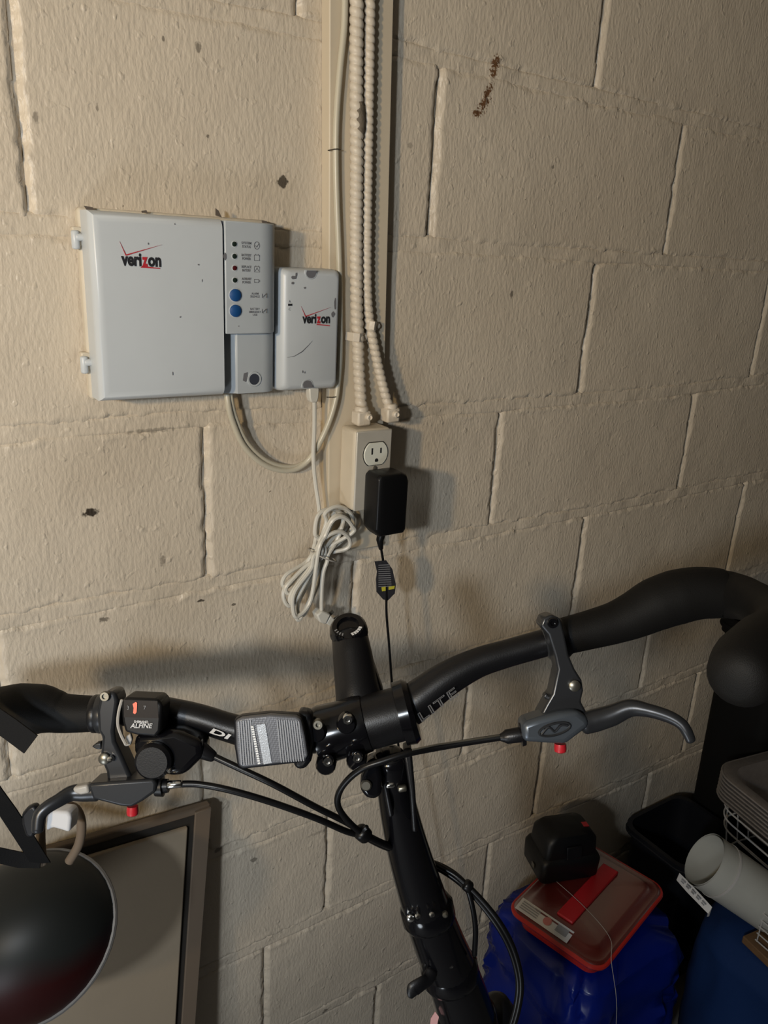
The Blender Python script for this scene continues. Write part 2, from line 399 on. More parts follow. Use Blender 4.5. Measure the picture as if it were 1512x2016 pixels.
obj('screw_recess', MB().lathe(hc, (0, -1, 0), [(0, .0085), (.0014, .0080), (.0014, .0062), (.0002, .0058)], 24), MAT['panel_plastic'], lower)
obj('screw_hole', MB().lathe(hc, (0, -1, 0), [(.0, .0063), (.0012, .0063)], 24), MAT['gap_dark'], lower)
obj('scuff', MB().prism([W(480, 735, .0388), W(487, 733, .0388), W(488, 742, .0388), W(484, 752, .0388), W(478, 749, .0388)], (0, -.0002, 0)), MAT['grey_print'], lower)
obj('seam', MB().wbox(.3124, .3152, 1.322, 1.4325, .016, .0465), MAT['gap_dark'], ont)
for zz in (1.4105, 1.292):
    hg = obj('hinge', MB().wbox(.1755, .186, zz-.009, zz+.009, .004, .016), MAT['flange_paint'], ont, bevel=.0015)
    obj('hinge_pin', MB().tube([P(.1775, zz-.010, .017), P(.1775, zz+.004, .017)], .0038, 12), MAT['white_plastic'], hg)
    obj('hinge_knuckle', MB().tube([P(.1785, zz-.0005, .0185), P(.189, zz-.0005, .0185)], .0035, 10), MAT['white_plastic'], hg)
# broken top-left corner of the door, with grime
obj('latch_corner', MB().tube([W(172, 418, .030), W(184, 420, .034), W(191, 428, .036), W(186, 436, .040), W(178, 441, .040)], .0016, 8), MAT['grime'], ont)
for pts in ([(165,405),(182,408),(186,414),(170,413)], [(278,415),(288,414),(290,419),(279,419)], [(424,410),(430,415),(436,428),(424,424)], [(515,434),(524,435),(526,440),(516,440)]):
    obj('grime_patch', MB().prism([W(a, b_, .020) for a, b_ in pts], (0, -.001, 0)), MAT['grime'], ont)
hF = .0503
def logo(parent, x0, x1, zbase, hgt, chk, h, und):
    """black word with a red letter, red tick over it"""
    w = x1-x0; ex, ez = (1, 0, 0), (0, 0, 1)
    cuts = [('veri', 0, .50, 'black_print'), ('z', .515, .66, 'red_print'), ('on', .665, 1.0, 'black_print')]
    for s_, a, b_, mt in cuts:
        text('logo_letters', s_, P(x0+w*a, zbase, h), ex, ez, MAT[mt], parent, w=w*(b_-a), size=hgt, bold=.04)
    q = [P(x, z, h) for x, z in und]; obj('logo_underline', MB().prism(q, (0, -.0003, 0)), MAT['red_print'], parent)
    (ax, az), (bx, bz), (cx, cz) = chk; t = w*.016
    obj('logo_tick', MB().prism([P(ax, az, h), P(bx+t*.3, bz+t*1.9, h), P(cx, cz, h), P(bx+t*.2, bz, h), P(bx-t*.7, bz+t*.2, h)], (0, -.0003, 0)), MAT['red_print'], parent)
logo(door, .2104, .2487, 1.3870, .0165, ((.2099, 1.4082), (.2152, 1.3955), (.2505, 1.4072)), .0503,
     [(.2300, 1.3866), (.2475, 1.3855), (.2475, 1.3846), (.2285, 1.3852)])
def blob(name, px, py, h, rx, rz, mt, parent, n=9):
    c = W(px, py, h); pts = [c+Vector((rx*math.cos(2*math.pi*i/n)*(.6+.6*random.random()), 0, rz*math.sin(2*math.pi*i/n)*(.6+.6*random.random()))) for i in range(n)]
    return obj(name, MB().prism(pts, (0, -.0002, 0)), MAT[mt], parent)
for (px, py, a, c) in ((292,480,.0008,.001),(391,521,.0011,.0007),(398,552,.0006,.0018),(355,624,.0010,.0008),(340,735,.0005,.0018),(344,441,.0006,.0006)): blob('speck', px, py, .0503, a, c, 'grey_print', door)
blob('speck', 443, 505, .0497, .0016, .0035, 'grey_print', panel); blob('speck', 470, 642, .0497, .0006, .0006, 'grey_print', panel)
rows = [(1.4113, 'SYSTEM', 'STATUS'), (1.3995, 'BATTERY', 'POWER'), (1.3880, 'REPLACE', 'BATTERY'), (1.3760, 'AUXILIARY', 'POWER')]
hp = .0497
def icon(px0, z, kind):
    x = px0; mb = MB(); r = .00045
    def ln(pts, close=False): mb.tube([P(a, c, hp+.0001) for a, c in pts], .00032, 5, close=close, round_=False)
    if kind == 0:
        ln([(x+.0030*math.cos(a), z+.0036*math.sin(a)) for a in [2*math.pi*i/16 for i in range(16)]], True); ln([(x-.0015, z-.0002), (x-.0003, z-.0018), (x+.0024, z+.0026)])
    elif kind in (1, 2):
        ln([(x-.003, z-.003), (x+.003, z-.003), (x+.003, z+.0022), (x-.003, z+.0022)], True); ln([(x-.0019, z+.003), (x-.0010, z+.003)]); ln([(x+.0010, z+.003), (x+.0019, z+.003)])
        if kind == 2: ln([(x-.0018, z-.0018), (x, z+.0012), (x+.0018, z-.0018)])
    elif kind == 3: ln([(x-.003, z-.0015), (x+.002, z-.0015), (x+.002, z+.0015), (x-.003, z+.0015)], True); ln([(x+.003, z-.001), (x+.003, z+.001)])
    else: ln([(x-.0022, z+.002), (x-.0022, z-.002), (x-.0006, z-.002)]); ln([(x-.001, z-.001), (x+.0024, z+.0025), (x+.0024, z-.002)])
    obj('icon', mb, MAT['grey_print'], panel)
for i, (z, a, c) in enumerate(rows):
    x = .3251+i*.0001
    obj('light_ring', MB().lathe(P(x, z, hp-.0006), (0, -1, 0), [(0, .0034), (.0009, .0032), (.0009, .0026)], 20), MAT['white_plastic'], panel)
    obj('status_light', MB().lathe(P(x, z, hp-.0004), (0, -1, 0), [(0, .0027), (.0012, .0024), (.0019, .0012)], 16), MAT['led_red' if i == 2 else 'led_dark'], panel)
    text('lettering', a, P(.3382, z+.0005, hp), (1, 0, 0), (0, 0, 1), MAT['grey_print'], panel, w=.0108, size=.0034, align='CENTER', bold=.02)
    text('lettering', c, P(.3382, z-.0030, hp), (1, 0, 0), (0, 0, 1), MAT['grey_print'], panel, w=.0094, size=.0034, align='CENTER', bold=.02)
    icon(.3499, z-.0002, (0, 1, 2, 3)[i])
for z, ws in ((1.3610, ('ALARM', 'SILENCE')), (1.3452, ('BATTERY', 'EMERGENCY', 'USE'))):
    obj('button_ring', MB().lathe(P(.3256, z, hp-.001), (0, -1, 0), [(0, .0072), (.0014, .0069), (.0014, .0064)], 28), MAT['white_plastic'], panel)
    obj('button', MB().lathe(P(.3256, z, hp-.001), (0, -1, 0), [(0, .0064), (.0022, .0063), (.0029, .0056)], 28), MAT['blue_button'], panel, ang=60)
    for j, w_ in enumerate(ws):
        text('lettering', w_, P(.3478, z+.0010-j*.0030, hp-.0002), (1, 0, 0), (0, 0, 1), MAT['grey_print'], panel, w=.0014*len(w_)+.001, size=.0030, align='CENTER', bold=.02)
    icon(.3582, z, 4)

# ------------------------------------------------------------------ small power box
sm = thing('power_supply_box', P(.42, 1.254, 0), 'small white wall box to the right of the larger one, with scuffs', 'power supply')
rings = []
def srect(x0, x1, z0, z1, h, n=5, r=.006): return [P(a, c, h) for a, c in rrect((x0+x1)/2, (z0+z1)/2, (x1-x0)/2, (z1-z0)/2, r, n)]
sb = MB().loft([srect(.3825, .4605, 1.2545, 1.390, .0), srect(.3825, .4605, 1.2545, 1.390, .024), srect(.3845, .4590, 1.2555, 1.389, .032), srect(.3890, .4560, 1.2585, 1.3865, .0375), srect(.392, .4535, 1.262, 1.3835, .0385)])
body = obj('body', sb, MAT['white_plastic'], sm, ang=50)
for (px, py, up) in ((611, 538, 1), (604, 757, -1)):
    c = W(px, py, .037)
    n_ = 12; arc = [c+Vector((.0078*math.cos(a), 0, -up*.0078*math.sin(a)*.85)) for a in [math.pi*i/n_ for i in range(n_+1)]]
    top = [Vector((a.x, a.y, c.z+up*.0035)) for a in (arc[-1], arc[0])]
    nt_ = obj('finger_notch', MB().prism(arc+top, (0, -.0018, 0)), MAT['panel_plastic'], sm, bevel=.0006)
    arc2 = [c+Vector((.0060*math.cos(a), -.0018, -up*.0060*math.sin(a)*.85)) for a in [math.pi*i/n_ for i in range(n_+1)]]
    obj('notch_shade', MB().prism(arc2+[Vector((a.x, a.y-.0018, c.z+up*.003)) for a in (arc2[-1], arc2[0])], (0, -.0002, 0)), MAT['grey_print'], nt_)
logo(body, .4095, .4450, 1.3316, .0145, ((.4078, 1.3497), (.4137, 1.3382), (.4455, 1.3488)), .0388, [(.4288, 1.3305), (.4450, 1.3288), (.4450, 1.3280), (.4272, 1.3293)])
obj('indicator', MB().prism([W(567, 598, .0388), W(575, 598, .0388), W(575, 602, .0388), W(567, 602, .0388)], (0, -.0003, 0)), MAT['black_print'], body)
text('lettering', 'A', W(568, 596, .0386), (1, 0, 0), (0, 0, 1), MAT['grey_print'], body, size=.004)
text('lettering', 'C', W(568, 611, .0386), (1, 0, 0), (0, 0, 1), MAT['grey_print'], body, size=.004)
for (px, py, a, c) in ((578,546,.004,.002),(576,557,.0022,.0016),(660,598,.0014,.007),(655,619,.003,.003),(600,567,.0015,.001),(596,732,.0008,.0016),(600,733,.0006,.0012),(583,541,.0014,.003)): blob('scuff', px, py, .0389, a, c, 'grey_print', body)
obj('scratch', MB().tube([W(a, c, .0388) for a, c in ((565, 704), (580, 701), (595, 692), (607, 680), (615, 671))], [.0001, .0003, .0005, .0003, .0001], 5), MAT['grey_print'], body)

# ------------------------------------------------------------------ cables on the wall
cb = thing('communications_cable', W(580, 925, .012), 'cream cable looping under the white boxes and running up the board', 'cable')
pth = [W(447, 776, .020), W(450, 800, .022), W(458, 830, .020), W(478, 875, .017), W(510, 908, .015), W(545, 924, .014), W(580, 924, .014), W(608, 905, .016), W(630, 870, .024), W(648, 830, .025), W(660, 790, .025), W(665, 755, .024), W(669, 700, .024), W(669, 600, .0235), W(667, 500, .0235), W(663, 400, .0235), W(661, 300, .0235), W(663, 220, .0235), W(670, 130, .0235), W(677, 60, .0235), W(679, 0, .0235), W(680, -120, .0235), W(680, -420, .0235)]
obj('sheath', MB().tube(cr(pth, 6), .0036, 12), MAT['cream_cable'], cb)
obj('second_sheath', MB().tube(cr([p+Vector((.0045, .002, .0035)) for p in pth[:9]], 6), .0030, 10), MAT['cream_cable'], cb)
for px, py in ((661, 295), (657, 781)):
    c = W(px, py, .0235); obj('cable_tie', MB().tube([c+Vector((-.007, .0045, -.001)), c+Vector((-.004, -.003, 0)), c+Vector((0, -.0045, .0005)), c+Vector((.004, -.003, .0005)), c+Vector((.006, .004, .001))], .0006, 6), MAT['tie_dark'], cb)
def armored(path, r, pitch):
    path = cr(path, 40); L_ = [0]
    for a, c in zip(path, path[1:]): L_.append(L_[-1]+(c-a).length)
    step = pitch/9; n = 18; mb = MB(); rings = []; K = int(L_[-1]/step)
    A = np.array(path); ss = np.linspace(0, L_[-1], K)
    Pp = np.stack([np.interp(ss, L_, A[:, q]) for q in range(3)], -1)
    T = np.gradient(Pp, axis=0); T /= np.linalg.norm(T, axis=1)[:, None]
    for i in range(K):
        t = Vector(T[i]); N_ = Vector((0, -1, 0)); N_ = (N_-t*N_.dot(t)).normalized(); B_ = t.cross(N_); c = Vector(Pp[i]); rg = []
        for q in range(n):
            a = 2*math.pi*q/n; ph = ss[i]/pitch*2*math.pi+a*1.0
            rr = r*(.70+.30*abs(math.sin(ph/2))**.5)
            rg.append(c+(N_*math.cos(a)+B_*math.sin(a))*rr)
        rings.append(rg)
    return mb.loft(rings)
c1 = thing('armored_cable', W(712, 815, .025), 'thicker painted armored cable, left one of the pair on the board', 'cable', 'armored cables on the board')
obj('armor', armored([W(702, -420, .026), W(702, -120, .026), W(702, 0, .026), W(701, 150, .026), W(702, 300, .026), W(701, 450, .026), W(702, 600, .026), W(704, 655, .026), W(706, 720, .027), W(709, 770, .029), W(712, 812, .032)], .0078, .0088), MAT['paint_cable'], c1)
obj('stripped_patch', MB().tube(cr([W(706,188,.0275), W(707,210,.0285), W(708,235,.0290), W(708,258,.0285), W(708,272,.0275)], 4), list(np.interp(np.linspace(0,4,17), range(5), [.0025,.0056,.0062,.0056,.0025])), 10), MAT['stripped'], c1)
c2 = thing('armored_cable', W(768, 805, .025), 'thinner painted armored cable, right one of the pair, bending away at the bottom', 'cable', 'armored cables on the board')
obj('armor', armored([W(730, -420, .025), W(729, -120, .025), W(728, 0, .025), W(726, 150, .025), W(724, 300, .025), W(722, 450, .025), W(722, 560, .025), W(727, 630, .025), W(738, 690, .026), W(750, 745, .028), W(762, 790, .031), W(766, 806, .032)], .0064, .0078), MAT['paint_cable'], c2)
def strap_clamp(px, py, h, w_, ang, par):
    c = W(px, py, h); ex = Vector((math.cos(ang), 0, math.sin(ang))); ez = Vector((-math.sin(ang), 0, math.cos(ang)))
    pts = [c+ex*w_*a+Vector((0, -b_, 0)) for a, b_ in ((-1.25, -.006), (-1.0, .0), (-.75, .006), (0, .0095), (.75, .006), (1.0, 0), (2.2, -.004), (2.2, -.006), (1.2, -.004), (.8, .002), (0, .006), (-.8, .002))]
    st = obj('strap_clamp', MB().prism([p-ez*.005 for p in pts], ez*.010), MAT['paint_cable'], par, bevel=.0008)
    obj('screw', MB().lathe(c+ex*w_*1.75+Vector((0, .003, 0)), (0, -1, 0), [(0, .0035), (.002, .0033), (.003, .0018)], 14), MAT['paint_cable'], st)
strap_clamp(700, 663, .026, .0085, -.05, c1)
strap_clamp(729, 640, .025, .0068, -.1, c2)
def connector(px, py, h, tilt, par, sx):
    c = W(px, py, h); mb = MB()
    e = obj('connector', mb.prism([c+Vector((-.0095, .009, -.009)), c+Vector((.0095, .009, -.009)), c+Vector((.0095, -.009, -.009)), c+Vector((-.0095, -.009, -.009))], (0, 0, .018)), MAT['paint_cable'], par, bevel=.0025)
    obj('connector_screw', MB().lathe(c+Vector((sx*.005, -.009, .002)), (0, -1, 0), [(0, .0045), (.003, .0043), (.0045, .0028), (.003, .002)], 16), MAT['paint_cable'], e)
    obj('connector_collar', MB().lathe(c+Vector((0, 0, .008)), (0, 0, 1), [(0, .0088), (.004, .0088), (.006, .0072)], 18), MAT['paint_cable'], e)
connector(711, 822, .034, 0, c1, 1); connector(768, 816, .034, 0, c2, .4)

# ------------------------------------------------------------------ outlet box
ob = thing('outlet_box', P(.51, 1.1035, .018), 'metal outlet box with one open socket fixed on the painted board', 'outlet')
ox0, ox1, oz0, oz1, oh = .4765, .5275, 1.1035, 1.2065, .057
obj('box_body', MB().wbox(ox0-.001, ox1+.001, oz0, oz1, .018, oh-.003), MAT['outlet_side'], ob, bevel=.005, seg=3)
cov = obj('cover_plate', MB().wbox(ox0, ox1, oz0+.001, oz1-.001, oh-.003, oh), MAT['outlet_metal'], ob, bevel=.002)
sc = W(739, 893, oh)
def dplex(c, par):
    pts = []
    for i in range(32):
        a = 2*math.pi*i/32; x = .0172*math.cos(a); z = .0172*math.sin(a); z = max(-.0142, min(.0142, z)); pts.append(c+Vector((x, .001, z)))
    ring = [c+(p-c)*1.06 for p in pts]; obj('socket_gap', MB().prism(ring, (0, -.0014, 0)), MAT['slot'], par)
    f = obj('socket', MB().prism(pts, (0, -.0030, 0)), MAT['ivory'], par, bevel=.0008)
    y = -.0021
    for x, hgt in ((-.0062, .0050), (.0064, .0042)):
        obj('slot', MB().prism([c+Vector((x-.001, y, .0048-hgt)), c+Vector((x+.001, y, .0048-hgt)), c+Vector((x+.001, y, .0048+hgt*.6)), c+Vector((x-.001, y, .0048+hgt*.6))], (0, -.0003, 0)), MAT['slot'], f)
    obj('ground_hole', MB().prism([c+Vector((.0024*math.cos(a)+.0006, y, -.0082+max(-.0016, .0026*math.sin(a)))) for a in [2*math.pi*i/14 for i in range(14)]], (0, -.0003, 0)), MAT['slot'], f)
dplex(sc, cov)
obj('plate_screw', MB().lathe(W(738, 922, oh), (0, -1, 0), [(0, .0034), (.0010, .0030), (.0015, .0015)], 14), MAT['screw'], cov)

# ------------------------------------------------------------------ black plug-in charger with its cord and label
chg = thing('plug_in_charger', P(.51, 1.074, .06), 'black plug-in power adapter hanging from the lower socket', 'charger')
cx0, cx1, cz0, cz1 = .4865, .5325, 1.0795, 1.1590
rg = []
for h, ins in ((.0574, .004), (.064, .0005), (.070, 0), (.089, .0), (.0925, .0015), (.0945, .005)):
    q = [(cx0+ins, cz0+.009+ins), (cx0+ins+.007, cz0+ins), (cx1-ins-.003, cz0+ins), (cx1-ins, cz0+ins+.004), (cx1-ins, cz1-ins-.010), (cx1-ins-.003, cz1-ins-.003), (cx1-ins-.010, cz1-ins), (cx0+ins+.004, cz1-ins), (cx0+ins, cz1-ins-.004)]
    rg.append([P(a, c, h) for a, c in q])
cbody = obj('body', MB().loft(rg), MAT['charger'], chg, ang=50, bevel=.0012)
obj('strain_relief', MB().tube([P(.506, cz0+.004, .079), W(748, 1063, .078), W(750, 1080, .076)], [.0058, .0048, .0030], 12), MAT['charger'], chg)
cpath = [W(749, 1072, .078), W(755, 1110, .075), W(760, 1160, .076), W(761, 1210, .078), W(766, 1270, .080), W(771, 1340, .083), W(775, 1400, .086), W(790, 1500, .09), W(830, 1700, .09), W(880, 1900, .07)]
obj('cord', MB().tube(cr(cpath, 6), .0017, 8), MAT['housing'], chg)
def tagpoly(pts, h, vec=(0, -.0006, 0)): return MB().prism([W(a, c, h) for a, c in pts], vec)
lb = obj('cord_label', tagpoly([(737,1105),(760,1103),(772,1120),(779,1150),(777,1168),(763,1182),(754,1180),(741,1165),(740,1140),(742,1125)], .0765), MAT['label_black'], chg)
for i in range(11):
    y = 1112+i*4.2
    obj('print_line', tagpoly([(745, y), (767+i*.4, y-1), (767+i*.4, y+.6), (745, y+1.4)], .0775, (0, -.0002, 0)), MAT['label_grey'], lb)
obj('yellow_mark', tagpoly([(751,1156),(759,1155),(759,1163),(752,1164)], .0775, (0, -.0003, 0)), MAT['yellow_print'], lb)
obj('yellow_mark', tagpoly([(765,1155),(777,1153),(776,1159),(765,1161)], .0775, (0, -.0003, 0)), MAT['yellow_print'], lb)

# ------------------------------------------------------------------ white cord coiled and tied below the small box
wc = thing('coiled_white_cord', W(620, 1215, .03), 'white power cord hanging in a tied coil below the small box', 'cord')
cn = obj('connector_plug', MB().prism([W(609, 764, .034), W(629, 764, .034), W(628, 783, .034), W(625, 793, .034), W(613, 793, .034), W(610, 783, .034)], (0, .010, 0)), MAT['white_cord'], wc, bevel=.0015)
T0 = (634, 1088)
def Q(px, py, h): return W(px, py, h)
path = [Q(619, 790, .030), Q(619, 840, .028), Q(617, 900, .026), Q(621, 950, .026), Q(628, 1000, .030), Q(627, 1030, .032)]
tops = [[(640,1040),(662,1005),(680,1003),(684,1030),(668,1060)], [(642,1030),(640,1010),(664,997),(690,1010),(693,1040),(660,1075)],
        [(640,1055),(655,1025),(676,1018),(693,1035),(692,1050)], [(628,1060),(620,1050),(626,1015),(648,1002),(670,1010),(676,1032)],
        [(630,1070),(650,1052),(672,1047),(688,1062),(682,1080)], [(645,1050),(660,1020),(671,1012),(681,1020),(672,1048)], [(634,1062),(648,1030),(662,1015),(676,1022),(664,1062)]]
bots = [[(600,1108),(565,1130),(556,1148),(566,1155),(592,1125)], [(598,1120),(562,1155),(560,1182),(575,1190),(604,1140)],
        [(612,1120),(580,1165),(577,1200),(586,1214),(612,1180)], [(616,1125),(584,1175),(582,1210),(592,1216),(622,1150)],
        [(610,1118),(575,1165),(572,1186),(582,1182),(610,1130)], [(618,1130),(590,1180),(586,1205),(600,1208),(625,1150)], [(605,1112),(572,1145),(562,1160),(572,1166),(604,1124)]]
hh = .034
for i in range(7):
    o1 = (i-3)*3.0; hb = .026+.0042*((i*3) % 7)
    path.append(Q(T0[0]-10+o1, T0[1]+4+o1*.5, hb))
    for j, (a, c) in enumerate(bots[i]): path.append(Q(a, c, hb+(.004 if j in (1, 2, 3) else 0)))
    path.append(Q(T0[0]-4+o1, T0[1]-2+o1*.5, hb+.003))
    for j, (a, c) in enumerate(tops[i]): path.append(Q(a, c, hb+.004*math.sin(j)))
path += [Q(646, 1092, .045), Q(644, 1105, .046), Q(637, 1125, .046), Q(634, 1150, .044), Q(633, 1180, .042), Q(633, 1205, .040)]
obj('cord', MB().tube(cr(path, 6), .0027, 8), MAT['white_cord'], wc)
c = W(634, 1092, .040); ax = (W(660, 1100, .04)-W(610, 1083, .04)).normalized()
obj('tie', MB().tube([c+ax*(.0185*math.cos(a))+Vector((0, -.021*math.sin(a)-.001, 0)) for a in [2*math.pi*i/20 for i in range(20)]], .0009, 6, close=True), MAT['tie_grey'], wc)
pg = obj('plug', MB().prism([W(624,1212,.045), W(634,1203,.045), W(644,1206,.045), W(652,1210,.045), W(642,1230,.045), W(630,1226,.045)], (0, .016, 0)), MAT['white_cord'], wc, bevel=.002)
for a in (((648,1211),(656,1203)), ((654,1224),(668,1214)), ):
    p0, p1 = W(*a[0], .038), W(*a[1], .038); n_ = (p1-p0).normalized().cross(Vector((0, 1, 0)))*.0028
    obj('prong', MB().prism([p0-n_, p1-n_, p1+n_, p0+n_], (0, .0014, 0)), MAT['screw'], pg)
obj('plug_face', MB().prism([W(642,1228,.043), W(652,1212,.043), W(664,1225,.043), W(656,1236,.043)], (0, .012, 0)), MAT['white_cord'], pg, bevel=.0015)

# ------------------------------------------------------------------ bicycle
dB = .63
def B(px, py, d=dB): return D(px, py, d)
def rpx(r, d=dB): return r*d/FPX
bike = thing('bicycle', (.45, -.42, 0), 'black folding bicycle with its handlebar turned to face out from the wall', 'bicycle')
FW = Fv*1.0
def slab(name, pts, d, th, mt, par, bev=.002, seg=3):
    return obj(name, MB().prism([D(a, c, d) for a, c in pts], Fv*th), MAT[mt], par, bevel=bev, seg=seg)
# handlebar
bp = [(-190,1412),(0,1402),(190,1404),(300,1398),(350,1404),(400,1416),(450,1432),(500,1444),(560,1447),(620,1443),(700,1428),(790,1400),(830,1372),(880,1336),(940,1305),(1000,1286),(1060,1269),(1120,1252),(1250,1214),(1400,1172),(1440,1165)]
br = [27,27,27,27,27,27.5,28,30,36,39,39,39,38,34,29,27,27,27,27,27,27]
bar = obj('handlebar', MB().tube(cr([B(*p) for p in bp], 5), [rpx(x) for x in np.interp(np.linspace(0, len(br)-1, (len(br)-1)*5+1), range(len(br)), br)], 24), MAT['bike_black'], bike, ang=60)
tx = (B(890, 1352)-B(818, 1405)).normalized()
text('lettering', 'LITE', D(830, 1421, dB-.0160), tx, Uv*.86-Rv*.50, MAT['print_dim'], bar, w=.0365, size=.0100, outline=.026, spacing=1.15)
text('lettering', 'DI', D(412, 1442, dB-.0135), (B(470,1450)-B(415,1430)), Uv, MAT['print_white'], bar, w=.019, size=.0065, shear=.3, bold=.03)
# grips
def grip(name, pts, mt='rubber'):
    P_ = cr([B(a, c) for a, c, _ in pts], 5); R_ = np.interp(np.linspace(0, len(pts)-1, len(P_)), range(len(pts)), [q[2] for q in pts])
    return obj(name, MB().tube(P_, [rpx(x) for x in R_], 28), MAT[mt], bike, ang=60)
gl = grip('grip', [(196,1405,34),(160,1405,36),(125,1404,38),(105,1400,42),(80,1396,48),(40,1396,50),(0,1400,47),(-60,1406,44),(-140,1412,42),(-190,1415,36)])
gr = grip('grip', [(1112,1252,36),(1160,1240,38),(1210,1226,41),(1250,1210,46),(1290,1190,52),(1330,1176,54),(1370,1168,52),(1405,1167,50),(1418,1168,48)])
obj('grip_ring', MB().tube([B(186, 1405), B(196, 1405)], rpx(37), 24), MAT['bike_black'], gl)
obj('grip_ring', MB().tube([B(1104, 1255), B(1112, 1252)], rpx(38), 24), MAT['bike_black'], gr)
he = obj('bar_end', MB().tube(cr([B(1400,1168,.63), B(1440,1172,.625), B(1480,1184,.60), B(1520,1212,.56), B(1535,1245,.51), B(1510,1275,.47), B(1475,1308,.44), B(1455,1335,.425)], 5), [rpx(x) for x in np.interp(np.linspace(0, 7, 36), range(8), [50, 46, 40, 40, 46, 52, 50, 42])], 24, flat=1.0), MAT['rubber'], bike, ang=60)
# stem
stem = obj('stem', MB().tube([B(712,1415,.64), B(702,1350,.652), B(694,1290,.662), B(689,1255,.668)], [rpx(50), rpx(44), rpx(41), rpx(38)], 24), MAT['bike_black'], bike, ang=50)
cc = B(687, 1247, .670)+Uv*.003-Fv*.004; cax = (B(684,1225,.652)-B(696,1300,.690)).normalized()
obj('stem_cap', MB().lathe(cc-cax*.002, cax, [(0, rpx(38, .67)), (.006, rpx(36, .67)), (.009, rpx(31, .67)), (.009, rpx(22, .67)), (.006, rpx(19, .67))], 32), MAT['bike_gloss'], stem, ang=35)
e2 = (Uv*.6+Fv*.8); e2 = (e2-cax*e2.dot(cax)).normalized(); e1 = (Rv-cax*Rv.dot(cax)).normalized()
for k in range(9):                                                   # worn ring of print, too small to read
    a = math.radians((212, 225, 238, 250, 292, 304, 315, 327, 338)[k]); bright = k > 3
    rd = e1*math.cos(a)+e2*math.sin(a); td = -e1*math.sin(a)+e2*math.cos(a); pos = cc+cax*.0092+rd*rpx(26.5, .67)
    w2, h2 = (.0011, .0014) if bright else (.0007, .0012)
    obj('print_mark', MB().prism([pos-td*w2-rd*h2, pos+td*w2*.6-rd*h2, pos+td*w2+rd*h2, pos-td*w2*.6+rd*h2], cax*.0003), MAT['print_white' if bright else 'print_dim'], stem)
slab('stem_gusset', [(712,1292),(728,1288),(736,1310),(756,1368),(748,1400),(712,1400)], .652, .022, 'bike_black', stem, .004)
ca, cb_ = B(636, 1446), B(806, 1400); cdx = (cb_-ca).normalized()
clamp = obj('bar_clamp', MB().lathe(ca, cdx, [(0, rpx(44)), (.002, rpx(50)), ((cb_-ca).length*.42, rpx(53)), ((cb_-ca).length*.9, rpx(53)), ((cb_-ca).length*.93, rpx(48))], 32), MAT['bike_black'], stem, ang=35)
obj('clamp_flange', MB().lathe(B(784, 1406), cdx, [(0, rpx(50)), (.001, rpx(62)), (.009, rpx(64)), (.013, rpx(58)), (.014, rpx(40))], 32), MAT['bike_gloss'], stem, ang=35)
fa, fb = B(620, 1450), B(724, 1422); fl_ = (fb-fa).length
fp = obj('faceplate', MB().lathe(fa, cdx, [(0, rpx(44)), (.0015, rpx(54)), (.007, rpx(57)), (fl_*.5, rpx(55)), (fl_-.007, rpx(58)), (fl_-.001, rpx(56)), (fl_, rpx(50))], 36), MAT['bike_gloss'], stem, ang=45)
for (a, c) in ((628, 1424), (685, 1408), (646, 1486), (704, 1478)):
    obj('bolt_boss', MB().lathe(D(a, c, .632), -Fv, [(0, .0085), (.026, .0080), (.029, .0066)], 16), MAT['bike_gloss'], stem, ang=40)
for (a, c, mt) in ((685, 1414, 'chrome'), (627, 1424, 'bolt_dull'), (646, 1496, 'chrome'), (704, 1489, 'chrome')):
    bo = obj('bolt', MB().lathe(D(a, c, .601), -Fv, [(0, .0042), (.004, .0042), (.0055, .0034), (.0055, .0018), (.003, .0016)], 18), MAT[mt], stem, ang=35)
# handlepost
post_pts = [B(768,1492,.648), B(778,1560,.664), B(800,1660,.690), B(830,1760,.718), B(862,1850,.745), B(895,1930,.770), B(925,2016,.798)]
pr = [rpx(33,.648), rpx(35,.664), rpx(41,.69), rpx(46,.718), rpx(50,.745), rpx(53,.77), rpx(56,.798)]
post = obj('handlepost', MB().tube(cr(post_pts, 6), list(np.interp(np.linspace(0, 6, 37), range(7), pr)), 28), MAT['bike_gloss'], bike, ang=50)
slab('post_rail', [(738,1485),(752,1480),(765,1555),(776,1608),(766,1612),(756,1560)], .640, .020, 'bike_black', post, .002)
slab('post_rail', [(793,1475),(810,1472),(818,1560),(822,1640),(812,1640),(806,1560)], .640, .020, 'bike_black', post, .002)
lug = slab('clamp_lug', [(722,1500),(742,1492),(752,1530),(752,1565),(738,1576),(720,1572),(708,1555),(710,1530)], .628, .022, 'bike_gloss', post, .004)
obj('lug_bolt', MB().lathe(D(721, 1545, .627), -Fv, [(0, .0044), (.002, .0044), (.003, .0034)], 18), MAT['bolt_dull'], lug)
for (a, c, d) in ((768, 1545, .642), (792, 1552, .642)): obj('bolt', MB().tube([D(a-6, c+1, d), D(a+6, c-1, d)], .0030, 12), MAT['chrome' if a < 780 else 'bolt_dull'], post)
for (a, c, d, w_) in ((842, 1795, .691, 50), (886, 1912, .727, 54)):
    obj('post_collar', MB().tube([D(a-3, c-14, d+.037), D(a+3, c+14, d+.037)], rpx(w_, d+.037)+.0015, 28), MAT['bike_gloss'], post)
lug2 = slab('hinge_lug', [(812,1766),(822,1762),(832,1782),(836,1806),(822,1818),(804,1816),(795,1800),(796,1784)], .700, .018, 'bike_gloss', post, .004)
obj('lug_bolt', MB().lathe(D(808, 1805, .699), -Fv, [(0, .0034), (.003, .0034), (.004, .002)], 16), MAT['chrome'], lug2)
